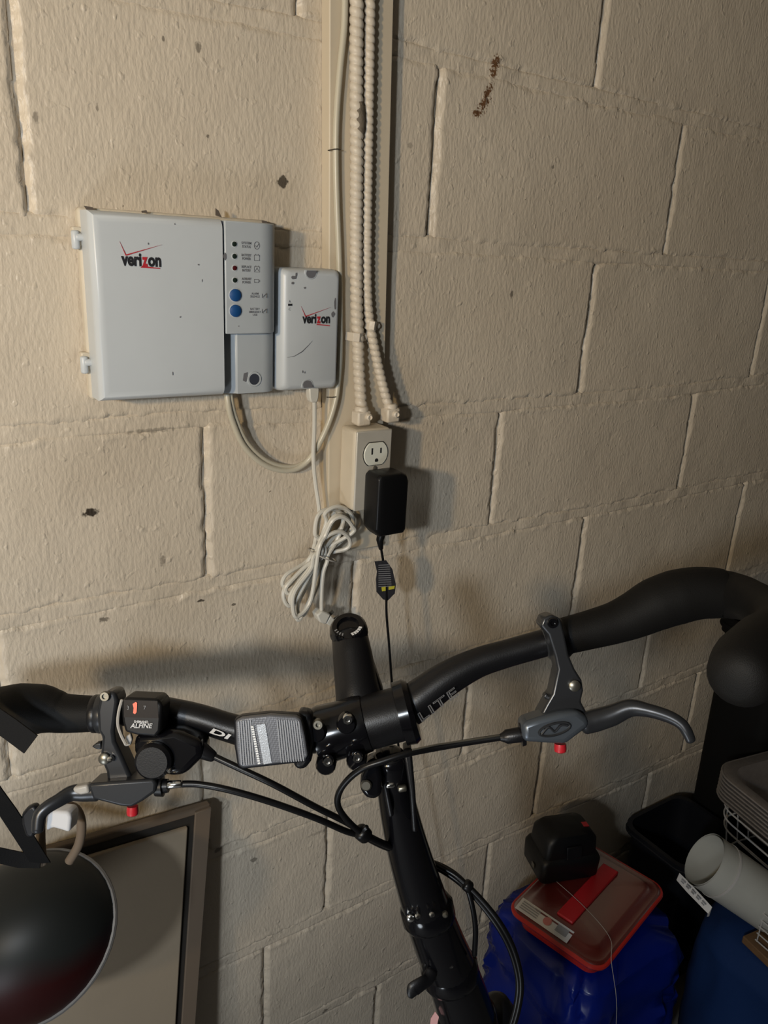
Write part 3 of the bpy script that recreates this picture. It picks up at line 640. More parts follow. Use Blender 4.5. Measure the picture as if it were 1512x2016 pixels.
for (a, c, d) in ((822,1800,.697),(850,1797,.696),(876,1798,.699)): obj('bolt', MB().lathe(D(a, c, d), -Fv, [(0, .0026), (.0035, .0026), (.005, .0012)], 14), MAT['chrome' if a != 876 else 'bolt_dull'], post)
lug3 = slab('hinge_lug', [(836,1890),(846,1888),(856,1900),(858,1925),(848,1934),(834,1928),(831,1905)], .730, .018, 'bike_black', post, .004)
obj('quick_release_lever', MB().tube(cr([D(850,1912,.728), D(842,1928,.724), D(828,1938,.72), D(814,1948,.718), D(808,1962,.716)], 5), list(np.interp(np.linspace(0, 4, 21), range(5), [.006, .0062, .0066, .007, .003])), 14, ref=Fv, flat=.45), MAT['bike_black'], lug3)
for (a, c, d, mt) in ((866,1902,.733,'chrome'),(886,1898,.731,'chrome'),(874,1924,.740,'chrome'),(886,1948,.748,'chrome'),(902,1957,.750,'chrome'),(921,1942,.748,'bolt_dull')):
    obj('bolt', MB().lathe(D(a, c, d), -Fv, [(0, .0030), (.003, .0030), (.0045, .0012)], 14), MAT[mt], post)
# head tube, fork and wheels below the picture, frame along the wall
hd = (post_pts[-1]-post_pts[-2]).normalized(); h0 = B(918, 2000, .793); 
obj('head_tube', MB().tube([h0, h0+Vector((.045, -.01, -.16))], [.031, .030], 24), MAT['bike_gloss'], bike)
obj('decal', MB().prism([D(848,2006,.765), D(857,1992,.765), D(864,2002,.765), D(858,2030,.765), D(846,2030,.765)], Fv*.001), MAT['decal_pink'], bike)
obj('brake_cover', MB().lathe(D(978, 2010, .83), (D(978,1940,.82)-D(978,2010,.83)), [(-.06, .020), (0, .021), (.015, .019), (.026, .013), (.031, .005)], 20), MAT['bike_black'], bike, ang=60)
hb = h0+Vector((.045, -.01, -.16))
wc_ = Vector((hb.x+.05, hb.y-.03, .235))
for s_ in (-1, 1): obj('fork_blade', MB().tube(cr([hb+Vector((0, 0, .01)), hb+Vector((s_*.045, -.005, -.05)), wc_+Vector((s_*.05, 0, 0))], 6), .011, 12), MAT['bike_gloss'], bike)
def wheel(c, ax):
    ax = Vector(ax).normalized(); N_ = Vector((0, 0, 1)); B2 = ax.cross(N_)
    cir = lambda r: [c+(N_*math.cos(a)+B2*math.sin(a))*r for a in [2*math.pi*i/40 for i in range(40)]]
    t_ = obj('tyre', MB().tube(cir(.215), .020, 10, close=True), MAT['tyre'], bike)
    obj('rim', MB().tube(cir(.192), .010, 8, close=True), MAT['bolt_dull'], bike)
    sp = MB()
    for i in range(20):
        a = 2*math.pi*i/20; sp.tube([c+ax*(.025 if i % 2 else -.025), c+(N_*math.cos(a)+B2*math.sin(a))*.19], .001, 4)
    obj('spokes', sp, MAT['bolt_dull'], bike); obj('hub', MB().tube([c-ax*.045, c+ax*.045], .016, 14), MAT['bike_gloss'], bike)
wheel(wc_, (1, 0, 0))
rw = Vector((wc_.x-.98, hb.y, .235))
wheel(rw, (0, 1, 0))
obj('main_tube', MB().tube([hb+Vector((-.01, 0, .04)), Vector((hb.x-.38, hb.y, .36)), Vector((hb.x-.60, hb.y, .32))], .024, 16), MAT['bike_gloss'], bike)
obj('chain_stay', MB().tube([Vector((hb.x-.60, hb.y, .32)), rw+Vector((0, .05, 0))], .011, 10), MAT['bike_gloss'], bike)
obj('chain_stay', MB().tube([Vector((hb.x-.60, hb.y, .32)), rw+Vector((0, -.05, 0))], .011, 10), MAT['bike_gloss'], bike)
# reflector
rf = slab('reflector', [(463,1420),(475,1414),(530,1408),(582,1411),(592,1417),(600,1450),(606,1488),(600,1497),(540,1504),(480,1511),(470,1506),(465,1470)], .588, .008, 'reflector', bike, .0015)
rb_ = MB()
for i in range(26):
    f = i/25
    if .20 < f < .62: continue
    x0_, x1_ = 470+f*118, 476+f*122
    rb_.prism([D(x0_-1.2, 1420-4*math.sin(f*3), .5878), D(x0_+1.2, 1420-4*math.sin(f*3), .5878), D(x1_+1.2, 1506-8*f, .5878), D(x1_-1.2, 1506-8*f, .5878)], -Fv*.0006)
o_ = obj('lens_ribs', rb_, MAT['lens_rib'], rf); o_['kind'] = 'stuff'
zz_ = MB()
for i in range(16):
    f = i/16; zz_.prism([D(494+f*14, 1430+f*76, .5874), D(499+f*14, 1429+f*76, .5874), D(500+f*14, 1432+f*76, .5874), D(495+f*14, 1433+f*76, .5874)], -Fv*.0006)
o_ = obj('bright_teeth', zz_, MAT['print_tooth'], rf); o_['kind'] = 'stuff'
slab('bright_stripe', [(505,1428),(522,1425),(535,1502),(519,1505)], .5872, .001, 'reflector_bright', rf, 0)
slab('frame', [(460,1417),(474,1410),(530,1404),(584,1407),(595,1414),(604,1450),(610,1490),(604,1501),(540,1508),(478,1515),(467,1509),(461,1470)], .593, .010, 'tub_dark', rf, .002)
slab('bracket', [(585,1400),(612,1404),(618,1460),(612,1500),(600,1516),(582,1516),(575,1500),(596,1480)], .600, .018, 'bike_black', rf, .004)
# right brake lever
def lever_r():
    a = obj('lever_clamp', MB().tube([B(1083, 1266), B(1109, 1258)], rpx(37), 24), MAT['lever_grey'], bike, ang=35)
    slab('clamp_arm', [(1064,1232),(1070,1216),(1086,1210),(1104,1218),(1112,1250),(1120,1290),(1132,1318),(1146,1340),(1149,1360),(1144,1382),(1156,1404),(1152,1416),(1066,1420),(1062,1412),(1076,1386),(1088,1366),(1098,1318),(1092,1290),(1080,1250)], .600, .022, 'lever_grey', a, .006)
    obj('clamp_bolt', MB().lathe(D(1087, 1226, .600), -Fv, [(0, .0042), (.002, .0042), (.003, .0036), (.003, .002), (.001, .0018)], 16), MAT['bike_gloss'], a)
    obj('pivot_bolt', MB().lathe(D(1130, 1349, .600), -Fv, [(0, .0046), (.003, .0044), (.0042, .0025)], 16), MAT['bolt_dull'], a)
    slab('cable_stop', [(1070,1372),(1076,1364),(1080,1370),(1088,1362),(1092,1374),(1080,1382)], .606, .008, 'lever_grey', a, .001)
    bd = slab('lever_body', [(1028,1425),(1060,1414),(1100,1403),(1138,1399),(1155,1412),(1164,1424),(1158,1434),(1118,1464),(1108,1467),(1030,1462)], .590, .026, 'lever_face', a, .006)
    ov = [D(1092+30*math.cos(t)+6*math.sin(t), 1436-9*math.cos(t)+10*math.sin(t), .5895) for t in [2*math.pi*i/28 for i in range(28)]]
    obj('emblem', MB().tube(ov, .0010, 6, close=True), MAT['lever_grey'], bd)
    obj('emblem', MB().tube(cr([D(a_, c_, .5895) for a_, c_ in ((1066,1446),(1080,1432),(1092,1440),(1104,1428),(1118,1428))], 5), .0010, 6), MAT['lever_grey'], bd)
    obj('barrel_adjuster', MB().lathe(D(1032, 1445, .603), (D(986,1452,.603)-D(1032,1445,.603)), [(0, rpx(22, .6)), (.003, rpx(23, .6)), (.0035, rpx(15, .6)), (.014, rpx(14, .6)), (.0165, rpx(10, .6)), (.019, rpx(7, .6))], 20), MAT['bike_black'], bd, ang=35)
    obj('adjuster_knob', MB().lathe(D(1103, 1464, .600), -Uv, [(0, .0045), (.004, .0048), (.006, .0044), (.007, .0025)], 14), MAT['red_knob'], bd)
    obj('lever_blade', MB().tube(cr([D(1150,1424,.600), D(1172,1418,.600), D(1205,1408,.598), D(1240,1394,.594), D(1275,1398,.588), D(1315,1410,.582), D(1340,1424,.578), D(1352,1440,.576), D(1360,1458,.575)], 5), list(np.interp(np.linspace(0, 8, 41), range(9), [.0085, .0088, .0082, .0068, .0052, .0048, .0044, .0042, .0036])), 14, ref=Fv, flat=.9), MAT['lever_grey'], a, ang=60)
lever_r()
def lever_l():
    a = obj('lever_clamp', MB().tube([B(197, 1405), B(222, 1404)], rpx(38), 24), MAT['lever_grey'], bike, ang=35)
    slab('clamp_arm', [(196,1372),(206,1362),(226,1362),(232,1380),(224,1440),(226,1460),(240,1490),(258,1530),(262,1548),(212,1548),(208,1520),(196,1492),(200,1452),(192,1440),(190,1400)], .600, .022, 'lever_grey', a, .005)
    obj('clamp_bolt', MB().lathe(D(208, 1370, .600), -Fv, [(0, .0040), (.002, .0040), (.003, .0034), (.003, .002), (.001, .0018)], 16), MAT['bolt_dull'], a)
    obj('pivot_bolt', MB().lathe(D(207, 1492, .600), -Fv, [(0, .0046), (.003, .0044), (.0042, .0025)], 16), MAT['bolt_dull'], a)
    obj('pivot_cap', MB().lathe(D(219, 1493, .598), -Fv, [(0, .0024), (.003, .0022), (.004, .001)], 12), MAT['chrome'], a)
    slab('cable_stop', [(180,1470),(188,1464),(198,1462),(200,1476),(190,1476)], .606, .008, 'lever_grey', a, .001)
    bd = slab('lever_body', [(172,1544),(215,1540),(300,1534),(308,1542),(306,1560),(280,1578),(258,1590),(236,1588),(206,1580),(182,1574)], .590, .026, 'lever_grey', a, .006)
    slab('worn_patch', [(142,1551),(172,1545),(176,1562),(158,1566),(144,1561)], .5915, .010, 'tie_grey', bd, .003)
    obj('barrel_adjuster', MB().lathe(D(306, 1549, .600), (D(352,1545,.600)-D(306,1549,.600)), [(0, rpx(18, .6)), (.006, rpx(20, .6)), (.0065, rpx(14, .6)), (.010, rpx(13, .6))], 18), MAT['bike_black'], bd, ang=35)
    obj('barrel_nut', MB().tube([D(332, 1545, .598), D(356, 1543, .598)], [rpx(9, .6), rpx(7, .6)], 12), MAT['chrome'], bd)
    obj('adjuster_knob', MB().lathe(D(261, 1587, .600), -Uv, [(0, .0042), (.004, .0046), (.0065, .0042), (.0075, .0025)], 14), MAT['red_knob'], bd)
    obj('lever_blade', MB().tube(cr([D(190,1558,.600), D(165,1560,.600), D(140,1562,.598), D(115,1576,.592), D(92,1590,.588), D(78,1606,.586), D(74,1635,.584)], 5), list(np.interp(np.linspace(0, 6, 31), range(7), [.0075, .007, .006, .0052, .005, .005, .0045])), 14, ref=Fv, flat=.9), MAT['lever_grey'], a, ang=60)
lever_l()
# gear shifter
sh = slab('shifter_body', [(262,1448),(300,1444),(344,1438),(398,1462),(400,1490),(362,1528),(340,1530),(316,1526),(288,1522),(274,1510),(262,1480)], .598, .030, 'bike_gloss', bike, .006)
obj('shift_dial', MB().lathe(D(304, 1496, .597), -Fv, [(0, rpx(36, .6)), (.004, rpx(36, .6)), (.007, rpx(30, .6))], 28), MAT['bike_black'], sh, ang=35)
obj('dial_bolt', MB().lathe(D(334, 1516, .594), -Fv, [(0, .0022), (.002, .002), (.003, .001)], 12), MAT['chrome'], sh)
wnd = slab('indicator_window', [(238,1382),(246,1373),(310,1376),(320,1388),(316,1440),(306,1452),(270,1448),(246,1442),(240,1420)], .590, .024, 'tool_black', sh, .005)
obj('window_band', MB().tube(cr([D(a_, c_, .592) for a_, c_ in ((240,1378),(234,1400),(232,1425),(238,1446),(248,1466))], 4), .0012, 6), MAT['tie_grey'], wnd)
obj('clear_cover', MB().prism([D(a_, c_, .5895) for a_, c_ in ((244,1378),(310,1380),(312,1414),(244,1412))], Fv*.0006), MAT['window_tint'], wnd)
obj('gear_marker', MB().prism([D(a_, c_, .5888) for a_, c_ in ((261,1386),(267,1382),(270,1384),(269,1402),(266,1406),(262,1404),(263,1394))], Fv*.0004), MAT['orange_mark'], wnd)
for i, ch in enumerate('37'):
    text('gear_number', ch, D((252, 285)[i], 1397, .5888), Rv, Uv, MAT['print_dim'], wnd, size=.0042, align='CENTER', thick=0)
text('lettering', 'SHIMANO', D(264, 1423, .5888), Rv-.03*Uv, Uv, MAT['print_white'], wnd, w=.0108, size=.0026, bold=.03, thick=0)
text('lettering', 'ALFINE', D(256, 1433, .5888), Rv-.01*Uv, Uv, MAT['print_white'], wnd, w=.0172, size=.0050, bold=.02, shear=.25, thick=0)
slab('torn_wrapper', [(248,1450),(256,1444),(260,1456),(256,1468),(246,1470),(242,1462)], .596, .004, 'tie_grey', sh, .001)
obj('cable_outlet', MB().tube([D(386,1472,.608), D(402,1480,.608), D(420,1490,.608)], [rpx(20, .6), rpx(16, .6), rpx(11, .6)], 14), MAT['bike_black'], sh)
# cable housings
def hose(pts, r=.0026): return obj('cable_housing', MB().tube(cr([D(*p) for p in pts], 7), r, 10), MAT['housing'], bike)
hose([(410,1484,.608),(470,1512,.605),(540,1545,.605),(620,1588,.615),(680,1618,.628),(712,1638,.636),(750,1658,.66),(790,1672,.70),(835,1690,.735),(870,1708,.735),(905,1730,.730),(945,1768,.725),(985,1818,.72),(1012,1870,.72),(1026,1930,.72),(1022,1980,.72),(1008,2030,.72)])
hose([(350,1544,.600),(390,1544,.600),(450,1555,.600),(530,1578,.605),(620,1610,.615),(680,1636,.628),(714,1646,.638),(750,1664,.665),(790,1680,.705),(835,1698,.74),(870,1714,.74),(905,1738,.735),(940,1772,.732),(980,1824,.726),(1006,1874,.725),(1020,1930,.725),(1016,1980,.725),(1002,2030,.725)])
hose([(990,1451,.603),(930,1460,.603),(860,1472,.600),(800,1484,.592),(755,1498,.590),(715,1512,.592),(685,1535,.598),(667,1562,.604),(666,1588,.610),(684,1615,.620),(712,1640,.632),(750,1660,.655),(790,1676,.698),(840,1694,.738),(872,1706,.738),(900,1724,.733),(918,1745,.73),(930,1785,.73),(936,1830,.735),(934,1880,.745)])
obj('bare_cable', MB().tube([D(984,1448,.6015), D(930,1456,.6015), D(860,1466,.598), D(812,1476,.592)], .0008, 6), MAT['bolt_dull'], bike)
obj('cable_tie', MB().tube([D(710,1637,.632), D(719,1645,.637)], .0066, 14), MAT['housing'], bike); obj('cable_tie', MB().tube([D(917,1741,.728), D(924,1747,.728)], .0056, 12), MAT['housing'], bike)
obj('cable_tie_tail', MB().tube([D(716,1634,.630), D(722,1628,.628)], .0022, 6), MAT['housing'], bike)

# ------------------------------------------------------------------ helmet hung from the left grip
hel = thing('bicycle_helmet', D(40, 2016, .80), 'dark grey and red bicycle helmet hanging by its straps from the left grip', 'helmet')
hcen = D(58, 1846, .80); hx = (Rv*.50-Uv*.87).normalized(); hy = (Uv*.50+Rv*.87).normalized(); hz = hx.cross(hy).normalized()
ax_dn = (hx*.42+Fv*.91).normalized()                # the opening faces away to the lower right
e1 = (hy-ax_dn*hy.dot(ax_dn)).normalized(); e2 = ax_dn.cross(e1)
def dome(a, b_, cth, off=0, n=40, mrings=14):
    rings = []
    for i in range(mrings+1):
        t = math.pi/2*i/mrings; rr = math.cos(t); zz = math.sin(t)
        rings.append([hcen+ax_dn*(.0+off)-ax_dn*cth*zz+(e1*math.cos(2*math.pi*q/n)*a+e2*math.sin(2*math.pi*q/n)*b_)*max(rr, .01) for q in range(n)])
    return MB().loft(rings)
shell = obj('shell', dome(.096, .078, .085), MAT['helmet_shell'], hel, ang=70)
obj('rim', MB().tube([hcen+ax_dn*.003+(e1*math.cos(t)*.096+e2*math.sin(t)*.078) for t in [2*math.pi*i/48 for i in range(48)]],   .0030, 8, close=True), MAT['rim_grey'], hel)
obj('cradle', MB().tube(cr([D(84,1700,.74), D(80,1650,.74), D(84,1604,.74), D(112,1588,.74), D(146,1590,.74), D(160,1618,.74), D(156,1660,.74), D(136,1696,.74)], 6), rpx(9, .74), 12), MAT['carton_edge'], hel)
slab('foam_pad', [(90,1606),(104,1596),(134,1598),(140,1608),(136,1640),(118,1634),(102,1630),(90,1638)], .70, .02, 'foam', hel, .003)
def ribbon(name, pts, w_, mt, par, d_th=.0016):
    c = [D(*p) for p in pts]; mb = MB(); rg = []
    for i, p in enumerate(c):
        t = (c[min(i+1, len(c)-1)]-c[max(i-1, 0)]).normalized(); n_ = t.cross(Fv).normalized()*w_/2
        rg.append([p-n_, p+n_, p+n_+Fv*d_th, p-n_+Fv*d_th])
    return obj(name, mb.loft(rg), MAT[mt], par)
ribbon('strap', [(-60,1490,.60),(-20,1550,.64),(10,1592,.67),(45,1645,.70),(80,1700,.73)], .0180, 'strap', hel)
ribbon('strap', [(-60,1672,.70),(0,1685,.715),(40,1694,.725),(80,1694,.73)], .0150, 'strap', hel)
ribbon('strap_tail', [(-80,1370,.575),(-30,1402,.575),(20,1436,.575),(60,1466,.575)], .0165, 'strap', hel)
slab('buckle', [(40,1604),(52,1590),(66,1584),(74,1596),(72,1625),(66,1650),(50,1650),(42,1625)], .68, .010, 'tub_dark', hel, .003)

# ------------------------------------------------------------------ cardboard carton leaning on the wall
ct = thing('cardboard_carton', W(250, 2100, .05), 'flattened brown cardboard carton leaning on the wall behind the helmet', 'carton')
def cpt(px, py, h): return W(px, py, h)
TR, TL = cpt(424, 1598, .045), cpt(196, 1640, .045)
TR = Vector((TR.x, TR.y, TR.z)); 
xr0 = TR.x; xbr = cpt(388, 2016, .075).x
def lq(f, g, dh=0):   # f: 0 left..1 right, g: 0 top .. 1 floor ; the sheet leans out towards the floor
    zt = TL.z+(TR.z-TL.z)*f-0.0; z = zt*(1-g)+.0*g
    x = (-.12-.02*g)*(1-f)+(xr0-.10*g)*f
    return Vector((x, -(.028+.085*g)-dh, z))
obj('back_sheet', MB().prism([lq(0, 0), lq(1, 0), lq(1, 1), lq(0, 1)], (0, .010, 0)), MAT['carton_edge'], ct, bevel=.002)
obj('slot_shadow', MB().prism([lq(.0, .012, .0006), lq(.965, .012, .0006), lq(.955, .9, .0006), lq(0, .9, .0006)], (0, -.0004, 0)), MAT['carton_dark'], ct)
obj('front_panel', MB().prism([lq(0, .026, .0005), lq(.925, .026, .0005), lq(.925, .86, .0005), lq(0, .86, .0005)], (0, -.006, 0)), MAT['carton'], ct, bevel=.002)
obj('side_flap', MB().prism([lq(.948, .005, .0005), lq(1.0, .003, .0005), lq(1.0, .95, .0005), lq(.948, .95, .0005)], (0, -.004, 0)), MAT['carton_edge'], ct, bevel=.001)
obj('lower_flap', MB().prism([lq(0, .865, .0005), lq(.945, .865, .0005), lq(.945, .99, .0005), lq(0, .99, .0005)], (0, -.006, 0)), MAT['carton'], ct, bevel=.002)

# ------------------------------------------------------------------ heap of household things on the right
def bag(name, mt, x0, x1, y0, y1, z1, label, cat, seed, amp, frq, par=None, taper=.06):
    n = 46; mb = MB(); rings = []
    for k in range(n+1):
        t = k/n; z = z1*t; rg = []
        for q in range(64):
            a = 2*math.pi*q/64; ca_, sa = math.cos(a), math.sin(a); ex = .5
            X_ = (abs(ca_)**ex)*math.copysign(1, ca_); Y_ = (abs(sa)**ex)*math.copysign(1, sa)
            sc_ = (1+taper*math.sin(t*math.pi)) * (1-.10*max(0, t-.9)/.1)
            x = (x0+x1)/2+(x1-x0)/2*X_*sc_; y = (y0+y1)/2+(y1-y0)/2*Y_*sc_
            aa = np.array([q*frq/10+.9*math.sin(t*4+seed)]); bb2 = np.array([t*frq])
            d_ = float((1-abs(2*vnoise(aa, bb2, 1.0, seed)-1))[0])*amp+float(vnoise(aa, bb2, 2.0, seed+5)[0])*amp*.22
            rg.append(Vector((x+X_*d_, y+Y_*d_, z)))
        rings.append(rg)
    top = rings[-1]; ctr = sum(top, Vector())/len(top)
    rings.append([ctr+(p-ctr)*.6+Vector((0, 0, .004)) for p in top]); rings.append([ctr+(p-ctr)*.05 for p in top])
    o = obj(name, mb.loft(rings), MAT[mt], par, ang=80); return tag(o, label, cat) if label else o
zl = .42
A_, F_, R_ = Z(1003, 1785, zl), Z(1180, 1908, zl), Z(1322, 1755, zl)
va = (A_-F_); vb = (R_-F_); vb = vb-va*(vb.dot(va)/va.dot(va)); la, lb_ = va.length, vb.length; va.normalize(); vb.normalize()
def C_(s, t, z): return F_+va*s+vb*t+Vector((0, 0, z-zl))
mid = C_(la/2, lb_/2, 0)
bag('blue_plastic_bag', 'bag_blue', mid.x-.115, mid.x+.125, mid.y-.105, mid.y+.10, zl-.048, 'shiny blue plastic bag under the red container', 'bag', 3, .020, 5)
red = thing('red_container', C_(la/2, lb_/2, zl-.036), 'red plastic container with a tinted lid and white sticker', 'container')
def crect(ins, z, r=.022, n=6): return [C_(a, c, z) for a, c in rrect(la/2, lb_/2, la/2-ins, lb_/2-ins, r, n)]
obj('tub', MB().loft([crect(.012, zl-.036, .018), crect(.008, zl-.016, .02), crect(.010, zl-.012, .02), crect(.016, zl-.014, .018), crect(.018, zl-.033, .014)]), MAT['red_rim'], red, ang=50)
lid = obj('lid', MB().loft([crect(.0, zl-.014), crect(-.003, zl-.010), crect(-.001, zl-.002), crect(.004, zl), crect(.010, zl-.001), crect(.016, zl+.004, .018), crect(.022, zl+.006, .016), crect(la/2-.004, zl+.007, .003)]), MAT['red_lid'], red, ang=60)
obj('lid_rim', MB().tube(crect(-.001, zl-.006), .0042, 8, close=True), MAT['red_rim'], lid)
hz0 = zl+.006
obj('handle', MB().prism([C_(la*.42, lb_*.16, hz0), C_(la*.60, lb_*.16, hz0), C_(la*.60, lb_*.84, hz0), C_(la*.42, lb_*.84, hz0)], (0, 0, .005)), MAT['red_strip'], lid, bevel=.002)
stk = obj('sticker', MB().loft([[C_(la*.95, .004, zl+.0008), C_(la*.36, .004, zl+.0008), C_(la*.36, .004, zl+.0014), C_(la*.95, .004, zl+.0014)], [C_(la*.95, .026, zl+.0062), C_(la*.36, .026, zl+.0062), C_(la*.36, .026, zl+.0068), C_(la*.95, .026, zl+.0068)]]), MAT['sticker'], lid)
for i in range(4):
    obj('print_line', MB().prism([C_(la*(.92-.0*i), .008+i*.004, zl+.0030+i*.0010), C_(la*.72, .008+i*.004, zl+.0030+i*.0010), C_(la*.72, .0095+i*.004, zl+.0034+i*.0010), C_(la*.92, .0095+i*.004, zl+.0034+i*.0010)], (0, 0, .0002)), MAT['label_grey'], stk)
obj('print_block', MB().prism([C_(la*.52, .010, zl+.0036), C_(la*.40, .010, zl+.0036), C_(la*.40, .022, zl+.0066), C_(la*.52, .022, zl+.0066)], (0, 0, .0002)), MAT['label_grey'], stk)
obj('pink_seal', MB().prism([C_(la*.62+.007*math.cos(a), .015+.007*math.sin(a), zl+.0049+.0017*math.sin(a)) for a in [2*math.pi*i/16 for i in range(16)]], (0, 0, .0002)), MAT['pink_print'], stk)
# cordless tool battery on the lid
bt_ = thing('tool_battery', C_(la*.80, lb_*.62, hz0), 'black tool battery with a red mark resting on the red lid', 'battery')
bo = C_(la*.92, lb_*.58, hz0+.001)
ux = (Vector((Rv.x, Rv.y, 0))*.95+Vector((Fv.x, Fv.y, 0))*.25).normalized(); uy = Vector((0, 0, 1)).cross(ux)
def bc(a, c, z): return bo+(ux*a+uy*c)*1.12+Vector((0, 0, z*1.12))
def brect(sx, sy, z, r, ox=0): return [bc(a+ox, c, z) for a, c in rrect(0, 0, sx, sy, r, 4)]
bb_ = obj('body', MB().loft([brect(.044, .030, 0, .008), brect(.048, .034, .006, .010), brect(.049, .035, .034, .010), brect(.046, .033, .040, .010), brect(.043, .030, .042, .010), brect(.042, .029, .066, .012), brect(.034, .024, .076, .012), brect(.020, .016, .079, .010)]), MAT['tool_black'], bt_, ang=40)
obj('red_mark', MB().prism([bc(.012, -.010, .0775), bc(.034, -.010, .0765), bc(.034, .0, .0765), bc(.012, .0, .0775)], (0, 0, .0012)), MAT['red_strip'], bt_, bevel=.0004)
obj('contact', MB().prism([bc(-.0495, -.012, .014), bc(-.0495, -.004, .014), bc(-.0495, -.004, .022), bc(-.0495, -.012, .022)], -ux*.001), MAT['bolt_dull'], bt_)
obj('latch', MB().prism([bc(-.012, -.034, .046), bc(.012, -.034, .046), bc(.012, -.030, .064), bc(-.012, -.030, .064)], uy*-.004), MAT['bike_black'], bt_, bevel=.001)
# thin string trailing over the lid and the bag
st_ = obj('string', MB().tube(cr([Z(1095, 1735, zl+.012), Z(1150, 1785, zl+.014), Z(1200, 1845, zl+.010), F_+vb*.03+Vector((-.004, -.008, 0)), F_+vb*.03+Vector((-.01, -.035, -.06)), F_+vb*.03+Vector((-.01, -.045, -.16))], 6), .0004, 5), MAT['tie_grey']); tag(st_, 'thin grey string trailing over the red lid and blue bag', 'string')
# dark tub by the wall
def tub(name, c, hx_, hy_, z0, z1, rot, mt, label, cat, lip=.008, rad=.03, taper=.85):
    e1_ = Vector((math.cos(rot), math.sin(rot), 0)); e2_ = Vector((-math.sin(rot), math.cos(rot), 0)); c = Vector(c)
    def rr(k, z, ins=0): return [Vector((c.x, c.y, z))+e1_*a+e2_*b2 for a, b2 in rrect(0, 0, hx_*k-ins, hy_*k-ins, rad*k, 6)]
    t_ = thing(name, (c.x, c.y, z0), label, cat)
    obj('tub_wall', MB().loft([rr(taper, z0), rr(1-.02, z1-.012), rr(1, z1-.012), rr(1+lip/hx_, z1-.010), rr(1+lip/hx_, z1), rr(.99, z1), rr(.985, z1-.006), rr(taper-.02, z0+.004)]), MAT[mt], t_, ang=40)
    obj('rim_bead', MB().tube(rr(1+lip/hx_, z1-.011), .0022, 6, close=True), MAT[mt], t_)
    return t_
tc_ = Z(1330, 1600, .31)
tub('dark_storage_tub', (1.265, -.108, 0), .088, .075, .0, .325, .0, 'tub_dark', 'dark grey plastic tub standing by the wall behind the battery', 'tub')
# blue tote
tote = thing('blue_tote', (1.3, -.43, 0), 'matte dark blue fabric tote at the right, under the white tube', 'tote')
tb_ = bag('tote_body', 'tote_blue', 1.075, 1.56, -.62, -.25, .345, None, None, 8, .012, 3, taper=.02, par=tote)
# white tube
tu = thing('white_tube', D(1450, 1740, 1.35), 'hollow white plastic tube lying tilted on the blue tote', 'tube')
a0 = D(1387, 1692, 1.30); a1 = D(1518, 1783, 1.305); axx = (a1-a0).normalized(); rt = .047
obj('tube_wall', MB().lathe(a0, axx, [(0, rt), ((a1-a0).length, rt*.96), ((a1-a0).length, rt*.90), (.0, rt-.0028)], 40, False, False), MAT['pvc'], tu, ang=50)
obj('wrap_edge', MB().lathe(a0, axx, [(.030, rt), (.030, rt+.0010), (.034, rt+.0010), (.034, rt)], 40, False, False), MAT['wire'], tu, ang=50)
# paper tag
pt = tote
def tg(px, py, d=1.345): return D(px, py, d)
pc = obj('paper_tag', MB().loft([[tg(1338,1719), tg(1332,1733), tg(1332,1733)+Fv*.001, tg(1338,1719)+Fv*.001], [tg(1362,1742), tg(1352,1756), tg(1352,1756)+Fv*.001, tg(1362,1742)+Fv*.001], [tg(1402,1786,1.325), tg(1394,1799,1.325), tg(1394,1799,1.325)+Fv*.001, tg(1402,1786,1.325)+Fv*.001]]), MAT['sticker'], pt)
obj('tag_fold', MB().prism([tg(1402,1786,1.325), tg(1394,1799,1.325), tg(1392,1805,1.33), tg(1396,1804,1.33)], Fv*.0008), MAT['sticker'], pc)
for k in range(5):
    f0, f1 = .10+k*.16, .22+k*.16
    def tp(f, s): a = Vector(tg(1338, 1719, 1.344)).lerp(tg(1402, 1786, 1.324), f); c = Vector(tg(1332, 1733, 1.344)).lerp(tg(1394, 1799, 1.324), f); return a.lerp(c, s)
    obj('print_line', MB().prism([tp(f0, .28), tp(f1, .28), tp(f1, .44), tp(f0, .44)], Fv*.0004), MAT['label_grey'], pc)
    obj('print_line', MB().prism([tp(f0, .58), tp(f1-.03, .58), tp(f1-.03, .70), tp(f0, .70)], Fv*.0004), MAT['label_grey'], pc)
# wire basket of foil pans on a black crate
pz = .525; p0 = Z(1418, 1512, pz); rotp = -.30
e1_ = Vector((math.cos(rotp+.12), math.sin(rotp+.12), 0)); e2_ = Vector((math.sin(rotp+.12), -math.cos(rotp+.12), 0))    # e2: towards the camera
HX, HY = .165, .105; pcn = p0+e1_*(HX-.012)+e2_*(HY-.010)
def pr_(ins, z, r): return [Vector((pcn.x, pcn.y, z))+e1_*a+e2_*b2 for a, b2 in rrect(0, 0, HX-ins, HY-ins, r, 7)][::-1]
NP = 7; names = ['topmost', 'second', 'third', 'fourth', 'fifth', 'sixth', 'lowest']
cz = .349
bn = thing('dark_stand_in', (1.62, -.10, 0), 'tall black stand-in shape for the dark area at the right edge', 'stand-in')  # made-up black shape, added to supply the darkness at the right edge
def bnr(k, z): return [Vector((1.63, -.100, z))+Vector((a, c, 0)) for a, c in rrect(0, 0, .255*k, .074*k, .03, 5)]
obj('stand_in_body', MB().loft([bnr(.92, 0), bnr(.98, .72), bnr(1.02, .72), bnr(1.02, .75), bnr(.97, .75), bnr(.90, .02)]), MAT['stand_in_black'], bn, ang=40)
obj('stand_in_rim', MB().tube(bnr(1.02, .735), .006, 8, close=True), MAT['stand_in_black'], bn)
wb = thing('wire_basket', (pcn.x, pcn.y, cz), 'white wire basket holding the stack of foil pans', 'basket')
wr = .0017
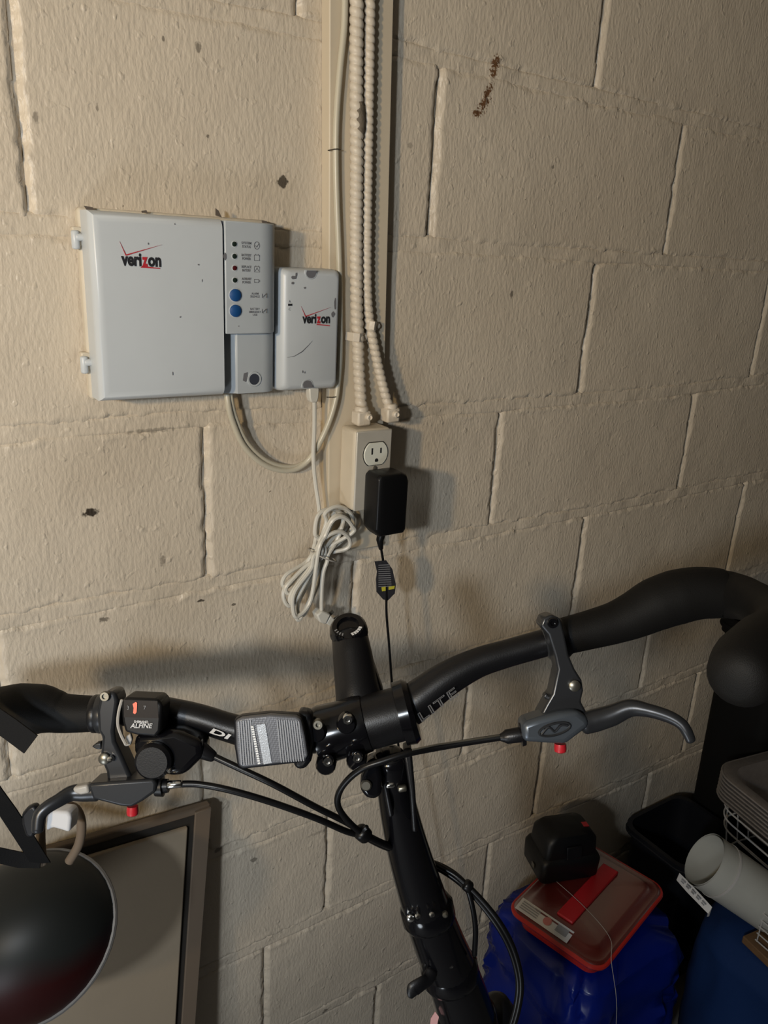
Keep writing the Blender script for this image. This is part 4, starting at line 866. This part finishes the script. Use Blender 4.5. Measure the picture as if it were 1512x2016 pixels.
for zz, ins in ((pz-.070, .012), (pz-.092, .014), (pz-.114, .017), (cz+.003, .030)):
    obj('wire', MB().tube(pr_(ins, zz, .045), wr, 6, close=True), MAT['wire'], wb)
for i in range(9):
    a = -1+2*i/8
    for s_ in (-1, 1):
        q = lambda zz, ins: Vector((pcn.x, pcn.y, zz))+e1_*a*(HX-.05)+e2_*s_*(HY-ins)
        if abs(a) < .9 or True: obj('upright', MB().tube([q(pz-.070, .012), q(pz-.114, .017), q(cz+.003, .030)], wr*.8, 5), MAT['wire'], wb)
    obj('base_wire', MB().tube([Vector((pcn.x, pcn.y, cz+.003))+e1_*a*(HX-.05)+e2_*(HY-.03), Vector((pcn.x, pcn.y, cz+.003))+e1_*a*(HX-.05)-e2_*(HY-.03)], wr*.8, 5), MAT['wire'], wb)
pan0 = None
for i in range(NP):
    z = pz-i*.0078
    pn = thing('foil_pan', (pcn.x, pcn.y, z-.05), f'grey foil pan at the right edge, {names[i]} in its stack of seven', 'pan', 'stacked foil pans')
    if pan0 is None:
        zb = z
        wallp = obj('tray', MB().loft([pr_(.040, z-.052, .03), pr_(.018, z-.003, .04), pr_(.001, z-.003, .045), pr_(.0, z-.0012, .045), pr_(.002, z, .045), pr_(.020, z-.001, .04), pr_(.043, z-.050, .03)]), MAT['foil'], pn, ang=50)
        rimp = obj('rolled_rim', MB().tube(pr_(.0005, z-.002, .045), .0024, 8, close=True), MAT['foil'], pn); pan0 = (wallp, rimp)
    else:
        for src in pan0:
            c_ = src.copy(); COL.objects.link(c_); c_.parent = pn; c_.location = (0, 0, 0)
# wooden board with wire rack at the lower right edge
wz = .365; wp = Z(1462, 1842, wz); wq = Z(1512, 1890, wz)
wdv = (wq-wp).normalized(); wnv = Vector((-wdv.y, wdv.x, 0)); wnv = wnv if wnv.x > 0 else -wnv
wo = tag(obj('wooden_board', MB().prism([wp, wp+wdv*.20, wp+wdv*.20+wnv*.14, wp+wnv*.14], (0, 0, -.014)), MAT['wood'], bevel=.002), 'brown wooden board lying on the blue tote at the right edge', 'board')
rk = thing('wire_rack', wp+wnv*.06+Vector((0, 0, .0)), 'small metal wire rack standing on the wooden board', 'rack')
for k in range(5):
    obj('wire', MB().tube([wp+wdv*.016+wnv*.01+Vector((0, 0, .004+.014*k)), wp+wdv*.17+wnv*.02+Vector((0, 0, .004+.014*k))], .0012, 6), MAT['wire'], rk)
for k in range(5):
    q = wp+wdv*(.018+.034*k)+wnv*.012; obj('upright', MB().tube([q+Vector((0, 0, .001)), q+Vector((0, 0, .064)), q+wnv*.05+Vector((0, 0, .07))], .0012, 6), MAT['wire'], rk)
